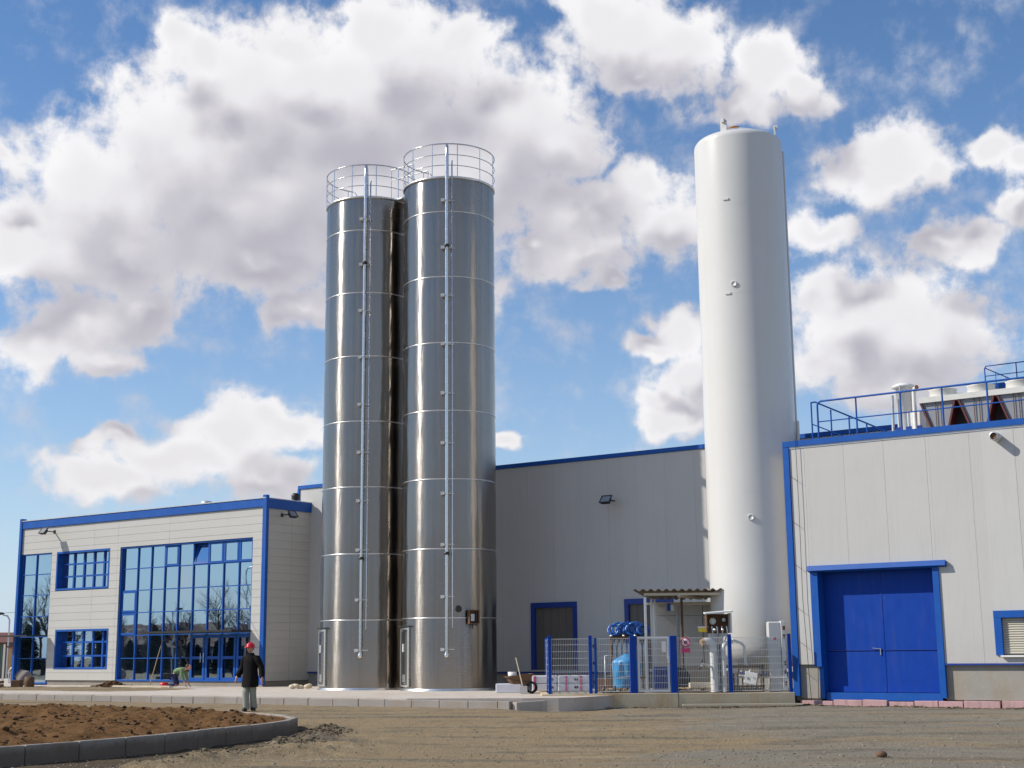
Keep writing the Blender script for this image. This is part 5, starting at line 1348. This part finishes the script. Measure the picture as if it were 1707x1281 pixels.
# low heap of rubble with plank on the pavement before the glazing
rp = [(wpt(OO, -6.6 + random.gauss(0, 0.4), -1.9 + random.gauss(0, 0.3))[0], 0, 0, 0) for _ in range(1)]
pts = []
for _ in range(260):
    a = random.gauss(0, 0.42); b = random.gauss(0, 0.28); p = wpt(OO, -6.7 + a, -2.2 + b); pts.append((p.x, p.y, Z_PAD + 0.02 + 0.22 * math.exp(-(a * a / 0.25 + b * b / 0.12)), random.uniform(0.03, 0.09)))
scatter_rocks('rubble_heap', pts, M['clods'], 'little heap of brown rubble on the pavement before the glazing')
tag(MB().obox(tuple(wpt(OO, -4.3, -2.6, Z_PAD + 0.06)), 3.4, 0.18, 0.06, PHI + 0.02).part('plank', M['plank']), 'long pale plank lying on the pavement before the entrance', 'plank')
hp = wpt(OO, -5.35, -1.0, Z_PAD)
tag(MB().tube([(0, 0, 0), (0.28, 0.85, 1.95)], 0.02, 6).part('broom_pole', M['wood'], loc=hp + Vector((-0.25, -0.05, 0))), 'thin wooden pole leaning on the glazing beside the entrance', 'pole')

# ------------------------------------------------------------------ people
def skin_mesh(name, joints, edges, mat_, parent, root, sub=2, extra=None):
    keys = list(joints); me = bpy.data.meshes.new(name)
    me.from_pydata([joints[k][:3] for k in keys], [(keys.index(a), keys.index(b)) for a, b in edges], [])
    o = bpy.data.objects.new(name, me); COL.objects.link(o)
    md = o.modifiers.new('skin', 'SKIN'); md.use_smooth_shade = True
    for i, k in enumerate(keys):
        j = joints[k]; me.skin_vertices[0].data[i].radius = (j[3], j[4] if len(j) > 4 else j[3])
        me.skin_vertices[0].data[i].use_root = (k == root)
    sd = o.modifiers.new('sub', 'SUBSURF'); sd.levels = sub; sd.render_levels = sub
    dg = bpy.context.evaluated_depsgraph_get(); ev = o.evaluated_get(dg); nm = bpy.data.meshes.new_from_object(ev)
    o.modifiers.clear(); o.data = nm; nm.materials.clear(); nm.materials.append(mat_)
    for p in nm.polygons: p.use_smooth = True
    if extra:
        bm = bmesh.new(); bm.from_mesh(nm)
        off = len(bm.verts); vs_ = [bm.verts.new(v) for v in extra.v]
        for f in extra.f:
            try: q = bm.faces.new([vs_[i] for i in f]); q.smooth = True
            except ValueError: pass
        bm.to_mesh(nm); bm.free()
    o.parent = parent; return o


def hand(j, e, w, d, side, n_):
    # palm and five bent fingers from wrist joint w, pointing along d (mostly down)
    base = Vector(j[w][:3]); d = Vector(d).normalized(); sd = Vector(side).normalized()
    palm = base + d * 0.06; j[n_ + 'palm'] = (*palm, 0.036, 0.022); e.append((w, n_ + 'palm'))
    k2 = base + d * 0.10; j[n_ + 'kn'] = (*k2, 0.038, 0.018); e.append((n_ + 'palm', n_ + 'kn'))
    nrm = d.cross(sd).normalized()
    for i, L in enumerate((0.070, 0.080, 0.074, 0.058)):
        o = (i - 1.5) * 0.019; a = k2 + sd * o + d * 0.02; b = a + d * L * 0.55 + nrm * 0.006; c = b + d * L * 0.4 + nrm * 0.025
        for q, p in (('a', a), ('b', b), ('c', c)): j[f'{n_}{i}{q}'] = (*p, 0.0085)
        e += [(n_ + 'kn', f'{n_}{i}a'), (f'{n_}{i}a', f'{n_}{i}b'), (f'{n_}{i}b', f'{n_}{i}c')]
    t1 = palm - sd * 0.045 + nrm * 0.01; t2 = t1 + d * 0.04 - sd * 0.012 + nrm * 0.012
    j[n_ + 't1'] = (*t1, 0.011); j[n_ + 't2'] = (*t2, 0.009); e += [(n_ + 'palm', n_ + 't1'), (n_ + 't1', n_ + 't2')]


def head_mesh(c, yaw, pitch=0.0):
    """head with brow, nose, mouth, chin and ears; faces -y before yaw"""
    h = MB(); su, sv2 = 28, 22
    for jx in range(sv2 + 1):
        ph_ = math.pi * jx / sv2
        for i in range(su):
            a = 2 * math.pi * i / su; x = math.sin(ph_) * math.sin(a); y = -math.sin(ph_) * math.cos(a); z = -math.cos(ph_)
            fx, fy, fz = 0.075, 0.098, 0.118
            if z < 0: fx *= 1 - 0.28 * (-z) ** 1.3; fy *= 1 - 0.12 * (-z)
            v = Vector((x * fx, y * fy, z * fz))
            if y < -0.3:
                f = math.exp(-(v.x / 0.012) ** 2); g = math.exp(-((v.z + 0.012) / 0.024) ** 2)
                v.y -= 0.026 * f * g                                             # nose
                v.y += 0.009 * math.exp(-((abs(v.x) - 0.03) / 0.014) ** 2) * math.exp(-((v.z - 0.016) / 0.012) ** 2)   # eye sockets
                v.y -= 0.006 * math.exp(-(v.x / 0.022) ** 2) * math.exp(-((v.z + 0.052) / 0.008) ** 2)                # lips
                v.y -= 0.010 * math.exp(-(v.x / 0.02) ** 2) * math.exp(-((v.z + 0.092) / 0.018) ** 2)                 # chin
            h.v.append(tuple(v))
    for jx in range(sv2):
        for i in range(su): h.f.append((jx * su + i, jx * su + (i + 1) % su, (jx + 1) * su + (i + 1) % su, (jx + 1) * su + i)); h.sm.append(True)
    for s_ in (-1, 1): h.sphere((s_ * 0.074, 0.008, 0.0), 0.03, 8, 6, (0.35, 0.7, 1.1))
    h.xf(Matrix.Translation(c) @ Matrix.Rotation(yaw, 4, 'Z') @ Matrix.Rotation(pitch, 4, 'X')); return h


def eyes(c, yaw, parent, pitch=0.0):
    mtx = Matrix.Translation(c) @ Matrix.Rotation(yaw, 4, 'Z') @ Matrix.Rotation(pitch, 4, 'X')
    for s_ in (-1, 1): MB().sphere((s_ * 0.030, -0.083, 0.016), 0.010, 8, 6).xf(mtx).part('eye', M['dark_metal'], parent)


def hard_hat(c, yaw, parent, pitch=0.0):
    pr = [(0.118 * math.cos(q * math.pi / 18), 0.128 * math.sin(q * math.pi / 18)) for q in range(10)]
    hb = MB().lathe([(0.124, -0.004), (0.120, 0.0)] + pr, 28); hb.v = [(x * 0.92, y * 1.08, z) for x, y, z in hb.v]
    hb.box(-0.010, 0.010, -0.055, 0.055, 0.112, 0.131)
    brim = MB().lathe([(0.112, 0.002), (0.15, -0.012), (0.15, -0.018), (0.112, -0.006)], 28)
    brim.v = [(x * 0.88, (y * 1.28 - 0.012) if y < 0 else y * 0.98, z) for x, y, z in brim.v]; hb.add(brim.v, brim.f, True)
    return hb.xf(Matrix.Translation(c) @ Matrix.Rotation(yaw, 4, 'Z') @ Matrix.Rotation(pitch, 4, 'X')).part('hard_hat', M['red'], parent)


gh_, _ = ground_h(np.array([[-7.2]]), np.array([[38.4]]))
pz = float(gh_[0, 0])
pr_ = thing('person', 'person in black jacket, pale trousers and red hard hat walking across the site', 'person', (-7.2, 38.4, pz + 0.0), rad(-28))
# local frame: faces -y; walking, right leg forward
J = dict(pel=(0, 0, 0.96, 0.15, 0.11), sp=(0, 0.0, 1.14, 0.145, 0.10), ch=(0, -0.01, 1.34, 0.17, 0.11), nk=(0, -0.01, 1.50, 0.06, 0.055), hd=(0, -0.03, 1.60, 0.055, 0.055),
         ls=(0.185, 0, 1.43, 0.062), le=(0.33, 0.04, 1.17, 0.045), lw=(0.42, -0.03, 0.90, 0.032),
         rs=(-0.185, 0, 1.43, 0.062), re=(-0.31, 0.06, 1.17, 0.045), rw=(-0.39, -0.09, 0.92, 0.032),
         lh=(0.09, 0.01, 0.90, 0.085), lk=(0.07, 0.02, 0.50, 0.058), la=(0.05, 0.13, 0.12, 0.034), lt=(0.07, 0.02, 0.05, 0.022),
         rh=(-0.09, -0.01, 0.90, 0.085), rk=(-0.06, -0.10, 0.50, 0.058), ra=(-0.03, -0.10, 0.10, 0.034), rt=(-0.04, -0.22, 0.045, 0.022))
ED = [('pel', 'sp'), ('sp', 'ch'), ('ch', 'nk'), ('nk', 'hd'), ('ch', 'ls'), ('ls', 'le'), ('le', 'lw'), ('ch', 'rs'), ('rs', 're'), ('re', 'rw'), ('pel', 'lh'), ('lh', 'lk'), ('lk', 'la'), ('la', 'lt'), ('pel', 'rh'), ('rh', 'rk'), ('rk', 'ra'), ('ra', 'rt')]
JB = dict(J); EB = list(ED)
hand(JB, EB, 'lw', (0.12, -0.12, -1), (0.1, 1, 0), 'l'); hand(JB, EB, 'rw', (-0.05, -0.25, -1), (0.1, 1, 0), 'r')
HC = Vector((0.0, -0.035, 1.665)); YAW = rad(-12)
body = skin_mesh('body', JB, EB, M['skin'], pr_, 'pel', 2, head_mesh(HC, YAW))
eyes(HC, YAW, pr_)
hard_hat(HC + Vector((0, 0.005, 0.045)), YAW, pr_)
hr = MB().sphere((0, 0, 0), 0.1, 14, 8, (0.82, 0.72, 0.75)).xf(Matrix.Translation(HC + Vector((0, 0.04, 0.0))) @ Matrix.Rotation(YAW, 4, 'Z')); hr.part('hair', M['hair'], pr_)

def loft(rings, seg=36, fold=0.012, seed=1):
    """cloth body from elliptical rings (x, y, z, rx, ry) with soft vertical folds"""
    m_ = MB(); full = []
    for (r0, r1) in zip(rings[:-1], rings[1:]):
        for k in range(4): full.append([r0[i] + (r1[i] - r0[i]) * k / 4 for i in range(5)])
    full.append(list(rings[-1]))
    for (x, y, z, rx, ry) in full:
        for i in range(seg):
            q = 2 * math.pi * i / seg; dx, dy = math.cos(q), math.sin(q)
            w = 1 + fold * 6 * (noise.noise(Vector((dx * 2.2, dy * 2.2, z * 2.0 + seed))) ) + fold * 2.5 * noise.noise(Vector((dx * 5, dy * 5, z * 9 + seed)))
            m_.v.append((x + rx * w * dx, y + ry * w * dy, z + 0.012 * noise.noise(Vector((dx * 2, dy * 2, seed * 3.1)))))
    for j in range(len(full) - 1):
        for i in range(seg): m_.f.append((j * seg + i, j * seg + (i + 1) % seg, (j + 1) * seg + (i + 1) % seg, (j + 1) * seg + i)); m_.sm.append(True)
    return m_


jk = loft([(0, -0.01, 0.64, 0.245, 0.195), (0, 0, 0.80, 0.248, 0.19), (0, 0, 1.0, 0.228, 0.165), (0, 0, 1.2, 0.222, 0.155), (0, 0, 1.34, 0.228, 0.15), (0, 0, 1.43, 0.20, 0.13), (0, -0.005, 1.49, 0.12, 0.10), (0, -0.01, 1.55, 0.085, 0.085)], seed=2)
jk.add([v for v in jk.v[:36]], [tuple(range(36))[::-1]])
for sg, el_, wr_ in ((1, (0.33, 0.04, 1.17), (0.42, -0.03, 0.90)), (-1, (-0.31, 0.06, 1.17), (-0.39, -0.08, 0.92))):
    p0 = Vector((0.10 * sg, 0, 1.42)); p1 = Vector((0.21 * sg, 0, 1.40)); p3 = Vector(el_); p5 = Vector(wr_)
    pp = [p0, p1, p1.lerp(p3, 0.35), p1.lerp(p3, 0.7), p3, p3.lerp(p5, 0.3), p3.lerp(p5, 0.6), p3.lerp(p5, 0.85), p5]
    jk.tube(pp, 0.10, 14, taper=[0.7, 0.98, 0.95, 0.86, 0.90, 0.80, 0.84, 0.70, 0.72])
jk.part('jacket', M['jacket'], pr_)
tr_ = loft([(0.08, 0.01, 0.90, 0.09, 0.11), (0.080, 0.01, 0.70, 0.095, 0.11), (0.075, 0.02, 0.52, 0.09, 0.10), (0.065, 0.07, 0.30, 0.082, 0.09), (0.052, 0.115, 0.10, 0.085, 0.10), (0.05, 0.12, 0.06, 0.07, 0.085)], seg=20, fold=0.02, seed=5)
t2_ = loft([(-0.08, 0.0, 0.90, 0.09, 0.11), (-0.080, -0.02, 0.70, 0.095, 0.11), (-0.07, -0.095, 0.52, 0.09, 0.10), (-0.05, -0.10, 0.30, 0.082, 0.09), (-0.032, -0.095, 0.09, 0.085, 0.10), (-0.03, -0.095, 0.05, 0.07, 0.085)], seg=20, fold=0.02, seed=9)
tr_.add(t2_.v, t2_.f, True); tr_.add(loft([(0, 0, 1.0, 0.17, 0.13), (0, 0, 0.85, 0.185, 0.13), (0, 0, 0.78, 0.17, 0.11)], seg=20, seed=4).v, loft([(0, 0, 1.0, 0.17, 0.13), (0, 0, 0.85, 0.185, 0.13), (0, 0, 0.78, 0.17, 0.11)], seg=20, seed=4).f, True)
tr_.part('trousers', M['trousers'], pr_)
for a, k, t_ in (('la', 'lk', 'lt'), ('ra', 'rk', 'rt')):
    A = J[a]; T = J[t_]
    skin_mesh('boot', dict(a=(A[0], A[1], A[2] + 0.05, 0.075), h=(A[0], A[1] + 0.02, max(0.05, A[2] - 0.05), 0.07, 0.06), t=(T[0], T[1] - 0.03, T[2] + 0.01, 0.066, 0.052)), [('a', 'h'), ('h', 't')], M['boots'], pr_, 'h')

# kneeling worker at the entrance
wp = wpt(OO, -3.4, -1.6, Z_PAD)
pk2 = thing('person', 'person in green top kneeling and bending forward at the blue entrance doors', 'person', wp, rad(82))
# faces -y locally; kneels, torso bent forward, both hands on the ground
K = dict(pel=(0, 0.12, 0.52, 0.10, 0.10), sp=(0, -0.05, 0.66, 0.12, 0.11), ch=(0, -0.25, 0.72, 0.15, 0.11), nk=(0, -0.40, 0.74, 0.055), hd=(0, -0.47, 0.76, 0.05),
         ls=(0.17, -0.28, 0.70, 0.055), le=(0.20, -0.36, 0.42, 0.043), lw=(0.17, -0.46, 0.18, 0.032), rs=(-0.17, -0.28, 0.70, 0.055), re=(-0.20, -0.32, 0.42, 0.043), rw=(-0.17, -0.44, 0.18, 0.032),
         lh=(0.10, 0.10, 0.46, 0.085), lk=(0.13, -0.06, 0.09, 0.06), la=(0.12, 0.34, 0.07, 0.042), lt=(0.12, 0.42, 0.04, 0.035), rh=(-0.10, 0.10, 0.46, 0.085), rk=(-0.13, -0.04, 0.09, 0.06), ra=(-0.12, 0.36, 0.07, 0.042), rt=(-0.12, 0.44, 0.04, 0.035))
KB = dict(K); KE = list(ED)
hand(KB, KE, 'lw', (0, -0.5, -1), (1, 0, 0), 'l'); hand(KB, KE, 'rw', (0, -0.5, -1), (1, 0, 0), 'r')
HK = Vector((0, -0.53, 0.80))
skin_mesh('body', KB, KE, M['skin'], pk2, 'pel', 2, head_mesh(HK, 0, rad(35)))
MB().sphere((0, 0, 0), 0.108, 14, 8, (0.80, 0.92, 0.85)).xf(Matrix.Translation(HK + Vector((0, 0.05, 0.045)))).part('hair', M['hair'], pk2)
eyes(HK, 0, pk2, rad(35))
skin_mesh('green_top', dict(pel=(0, 0.11, 0.55, 0.16, 0.15), sp=(0, -0.05, 0.68, 0.15, 0.135), ch=(0, -0.25, 0.73, 0.175, 0.135), nk=(0, -0.36, 0.74, 0.085), ls=(0.18, -0.28, 0.70, 0.078), le=(0.205, -0.36, 0.44, 0.065), lw=(0.18, -0.44, 0.24, 0.05), rs=(-0.18, -0.28, 0.70, 0.078), re=(-0.205, -0.32, 0.44, 0.065), rw=(-0.18, -0.42, 0.24, 0.05)),
          [('pel', 'sp'), ('sp', 'ch'), ('ch', 'nk'), ('ch', 'ls'), ('ls', 'le'), ('le', 'lw'), ('ch', 'rs'), ('rs', 're'), ('re', 'rw')], M['green_cloth'], pk2, 'pel')
skin_mesh('trousers', dict(pel=(0, 0.13, 0.50, 0.15, 0.14), lh=(0.10, 0.10, 0.44, 0.11), lk=(0.13, -0.05, 0.12, 0.085), la=(0.12, 0.32, 0.09, 0.065), rh=(-0.10, 0.10, 0.44, 0.11), rk=(-0.13, -0.03, 0.12, 0.085), ra=(-0.12, 0.34, 0.09, 0.065)),
          [('pel', 'lh'), ('lh', 'lk'), ('lk', 'la'), ('pel', 'rh'), ('rh', 'rk'), ('rk', 'ra')], M['blue_cloth'], pk2, 'pel')
tag(MB().lathe([(0, 0), (0.13, 0), (0.17, 0.2), (0.16, 0.2), (0.12, 0.02), (0, 0.02)], 18).part('tub', M['red'], loc=wpt(OO, -3.55, -2.1, Z_PAD)), 'low red tub on the paving beside the kneeling person', 'tub')

# ------------------------------------------------------------------ far left background
def street_lamp(label, loc, H_, arm, rz=0.0, group=None, double=False):
    s = thing('street_lamp', label, 'street lamp', loc, rz, group)
    MB().tube([(0, 0, 0), (0, 0, H_ - 0.3), (-0.15, 0, H_ - 0.05), (-0.4, 0, H_), (-arm, 0, H_ + 0.12)], 0.05, 8).part('pole', M['galv'], s)
    MB().sphere((-arm - 0.25, 0, H_ + 0.10), 0.32, 12, 6, (1, 0.5, 0.28)).part('lamp_head', M['dark_metal'], s)
    return s


street_lamp('slim curved street lamp far away at the left edge behind the office', (-31.75, 88.0, 0), 4.1, 0.4)
hs_ = thing('far_house', 'far grey house with red brown roof at the left edge', 'house', (-36.0, 97, 0), 0.1)
MB().box(-9, 3.4, 0, 8, 0, 2.5).part('wall', M['house'], hs_)
MB().add([(-9.4, -0.4, 2.5), (3.8, -0.4, 2.5), (3.8, 8.4, 2.5), (-9.4, 8.4, 2.5), (-8, 4, 3.25), (2.4, 4, 3.25)], [(0, 1, 5, 4), (1, 2, 5), (2, 3, 4, 5), (3, 0, 4), (0, 3, 2, 1)]).part('roof', M['roof_red'], hs_)
MB().box(1.6, 2.1, 3.5, 4.1, 2.7, 3.7).part('chimney', M['roof_red'], hs_)
MB().box(-2.5, -1.4, -0.03, 0.0, 0.9, 1.8).part('window', M['glass_dark'], hs_)
h2 = thing('far_house', 'low brown roofed shed half hidden behind the tan box at the left edge', 'house', (-33.2, 93, 0), -0.05)
MB().box(0.5, 6, 0, 5, 0, 1.7).part('wall', M['house'], h2)
MB().add([(0.2, -0.3, 1.7), (6.3, -0.3, 1.7), (6.3, 5.3, 1.7), (0.2, 5.3, 1.7), (0.2, 2.5, 2.45), (6.3, 2.5, 2.45)], [(0, 1, 5, 4), (2, 3, 4, 5), (0, 4, 3), (1, 2, 5), (0, 3, 2, 1)]).part('roof', M['roof_red'], h2)
tbx = thing('tan_container', 'tan sheet metal site container behind the left end of the office', 'container', (-25.75, 74.0, 0.0), 0.08)
MB().box(-0.9, 2.4, 0, 2.4, 0.75, 2.0).part('body', M['tan'], tbx)
for k in range(12): MB().box(-0.85 + k * 0.27, -0.72 + k * 0.27, -0.03, 0.0, 0.8, 1.95).part('rib', M['tan'], tbx)
MB().box(-1.0, 2.5, -0.1, 2.5, 2.0, 2.08).part('roof', M['roof_red'], tbx)
MB().box(-0.8, -0.6, 0.2, 0.4, 0, 0.75).box(2.1, 2.3, 0.2, 0.4, 0, 0.75).box(-0.9, 2.4, 0, 0.1, 0.66, 0.75).part('skid', M['plank'], tbx)
gf = thing('green_fence', 'dark green plank fence with white post at the far left edge', 'fence', (-29.4, 77.0, 0))
for k in range(13): MB().box(-2.6 + k * 0.3, -2.34 + k * 0.3, 0, 0.04, 0, 2.1).part('fence_board', M['green'], gf)
MB().box(1.4, 1.48, -0.08, 0, 0, 2.2).part('post', M['white_paint'], gf)
rl_ = thing('site_railing', 'low grey tubular barrier in front of the tan container', 'barrier', (-24.6, 71.0, 0))
MB().tube([(-0.9, 0, 0), (-0.9, 0, 0.85), (-0.75, 0, 1.0), (1.2, 0, 1.0), (1.3, 0, 0.9), (1.3, 0, 0)], 0.03, 8).part('frame', M['galv'], rl_)
for k in range(5): MB().tube([(-0.5 + k * 0.35, 0, 0.25), (-0.5 + k * 0.35, 0, 1.0)], 0.014, 6).part('baluster', M['galv'], rl_)
MB().tube([(-0.9, 0, 0.25), (1.3, 0, 0.25)], 0.018, 6).part('low_rail', M['galv'], rl_)
cm = thing('concrete_mixer', 'brownish concrete mixer drum standing by the left corner of the office', 'concrete mixer', (-21.7, 62.4, 0.2), 0.5)
cm.scale = (0.78, 0.78, 0.78)
MB().lathe([(0.0, 0.0), (0.20, 0.01), (0.30, 0.06), (0.38, 0.16), (0.42, 0.28), (0.43, 0.30), (0.43, 0.44), (0.41, 0.46), (0.34, 0.62), (0.26, 0.80), (0.28, 0.81), (0.24, 0.80), (0.30, 0.62), (0.3, 0.3), (0, 0.2)], 32).xf(Matrix.Translation((0, 0, 0.5)) @ Matrix.Rotation(rad(150), 4, 'Z') @ Matrix.Rotation(rad(55), 4, 'Y') @ Matrix.Translation((0, 0, -0.35))).part('drum', M['house'], cm)
MB().tube([(-0.4, -0.3, 0), (0, 0, 0.55), (0.4, -0.3, 0)], 0.03, 6).tube([(-0.4, 0.3, 0), (0, 0, 0.55), (0.4, 0.3, 0)], 0.03, 6).part('stand', M['rust'], cm)
for x in (-0.42, 0.42): MB().lathe([(0, -0.04), (0.16, -0.04), (0.16, 0.04), (0, 0.04)], 14).xf(Matrix.Translation((x, 0.3, 0.16)) @ Matrix.Rotation(rad(90), 4, 'X')).part('wheel', M['black'], cm)
pallet('stack of wooden pallets at the very left edge of the pavement', (-22.5, 60.2, 0.1), 0.15, 3)
db = MB().lathe([(0, 0), (0.2, 0), (0.21, 0.03), (0.2, 0.25), (0.21, 0.28), (0.2, 0.52), (0.0, 0.52)], 16)
tag(db.part('barrel', M['rust'], loc=(-20.75, 60.3, 0.15)), 'small dark brown barrel by the left office corner', 'barrel')
tag(MB().cbox(-0.2, 0.2, -0.2, 0.2, 0, 0.42, 0.02).part('box', M['rust'], loc=(-21.35, 60.5, 0.12)), 'rusty box between the pallets and the dark barrel', 'box')
wire = MB(); a = Vector((-60, 96, 4.6)); b = Vector((-24, 90, 4.75))
wire.tube([a + (b - a) * (k / 12) - Vector((0, 0, 0.5 * math.sin(math.pi * k / 12))) for k in range(13)], 0.012, 4)
tag(wire.part('overhead_cable', M['dark_metal']), 'thin overhead cable crossing the sky at the far left edge', 'cable')

# ------------------------------------------------------------------ what the windows reflect: trees and lamps left of the site
def bare_tree(seed, H_):
    r = random.Random(seed); wood = MB()
    def grow(p, d, L, rad0, depth):
        n = 3; pts_ = [p]; tp = [1.0]; q = p.copy(); dd = d.copy()
        for i in range(n):
            dd = (dd + Vector((r.uniform(-1, 1), r.uniform(-1, 1), r.uniform(-0.2, 0.6))) * 0.14).normalized(); q = q + dd * (L / n); pts_.append(q.copy()); tp.append(1 - 0.45 * (i + 1) / n)
        wood.tube(pts_, rad0, 5 if depth < 2 else 3, caps=False, taper=tp)
        if depth >= 5 or rad0 < 0.006: return
        k = r.choice((2, 3, 3)) + (2 if depth == 0 else 0)
        for _ in range(k):
            t_ = r.uniform(0.35, 1.0); s_ = pts_[min(n, int(t_ * n))]
            ax = Vector((r.uniform(-1, 1), r.uniform(-1, 1), 0.1)).normalized()
            nd_ = (dd + ax * r.uniform(0.45, 0.9)).normalized(); grow(s_, nd_, L * r.uniform(0.6, 0.8), rad0 * 0.5, depth + 1)
        grow(pts_[-1], dd, L * 0.75, rad0 * 0.58, depth + 1)
    trunk = MB().tube([(0, 0, 0), (0.03, 0, H_ * 0.12), (0.0, 0.04, H_ * 0.25)], H_ * 0.022, 8, taper=[1.3, 1.0, 0.85])
    grow(Vector((0, 0.04, H_ * 0.25)), Vector((0, 0, 1)), H_ * 0.27, H_ * 0.018, 0)
    t_ = thing('bare_tree', 'leafless tree', 'tree', (0, 0, 0), 0, 'bare trees mirrored in the office glazing')
    trunk.part('trunk', M['bark'], t_); wood.part('crown', M['bark'], t_); return t_


def conifer(seed, H_):
    r = random.Random(seed); fo = MB()
    for _ in range(1500):
        z = r.random() ** 1.4; rr2 = H_ * 0.26 * (1 - z) * math.sqrt(r.random()) * r.uniform(0.7, 1.15) + 0.05; a = r.uniform(0, 6.28)
        c = Vector((rr2 * math.cos(a), rr2 * math.sin(a), H_ * (0.10 + 0.88 * z))); s_ = r.uniform(0.12, 0.32)
        u = Vector((math.cos(a), math.sin(a), r.uniform(-0.7, 0.1))) * s_; w = Vector((-math.sin(a), math.cos(a), r.uniform(-0.4, 0.4))) * s_ * 0.6
        fo.add([c - w, c + u, c + w, c - u * 0.3 + Vector((0, 0, s_ * 0.4))], [(0, 1, 2), (0, 2, 3)])
    t_ = thing('evergreen_tree', 'evergreen', 'tree', (0, 0, 0), 0, 'dark evergreens mirrored in the office glazing')
    MB().tube([(0, 0, 0), (0, 0, H_ * 0.6)], 0.12, 6).part('trunk', M['bark'], t_); fo.part('crown', M['conifer'], t_); return t_


bt = [bare_tree(1, 6.8), bare_tree(2, 5.6), bare_tree(3, 7.6)]
cf = [conifer(4, 3.6), conifer(5, 4.4)]
rt = random.Random(12)
first = {}
for k in range(16):
    f = k / 15; base = Vector((-66 - 18 * f, 45 + 27 * f, 0)); src = bt[k % 3]
    t_ = src if id(src) not in first else copy_tree(src); first[id(src)] = 1
    t_.location = base + Vector((rt.uniform(-5, 3), rt.uniform(-0.8, 0.8), 0)); t_.rotation_euler.z = rt.uniform(0, 6)
    s_ = rt.uniform(0.75, 1.15); t_.scale = (s_,) * 3
    t_['label'] = 'bare leafless tree out of frame to the left, mirrored in the office windows'
for k in range(22):
    f = k / 21; base = Vector((-72 - 18 * f, 42 + 32 * f, 0)); src = cf[k % 2]
    t_ = src if id(src) not in first else copy_tree(src); first[id(src)] = 1
    t_.location = base + Vector((rt.uniform(-3, 3), rt.uniform(-0.6, 0.6), 0)); t_.rotation_euler.z = rt.uniform(0, 6)
    s_ = rt.uniform(0.6, 1.05); t_.scale = (s_ * 1.3, s_ * 1.3, s_)
    t_['label'] = 'dark evergreen far left of the site, seen mirrored in the office windows'
street_lamp('street lamp left of the site whose mirror image shows in the large glazing', (-60, 50.2, 0), 8.0, 0.9, rad(90))
street_lamp('second street lamp left of the site mirrored at the glazing edge', (-64, 55.5, 0), 5.2, 0.6, rad(70))
hz = thing('mirrored_house', 'dark pitched roof house left of the site mirrored low in the glazing', 'house', (-80, 50, 0), 1.5)
MB().box(-9, 9, 0, 7, 0, 2.4).part('wall', M['house'], hz)
MB().add([(-9.3, -0.3, 2.4), (9.3, -0.3, 2.4), (9.3, 7.3, 2.4), (-9.3, 7.3, 2.4), (-9, 3.5, 4.3), (9, 3.5, 4.3)], [(0, 1, 5, 4), (2, 3, 4, 5), (0, 4, 3), (1, 2, 5), (0, 3, 2, 1)]).part('roof', M['roof_red'], hz)
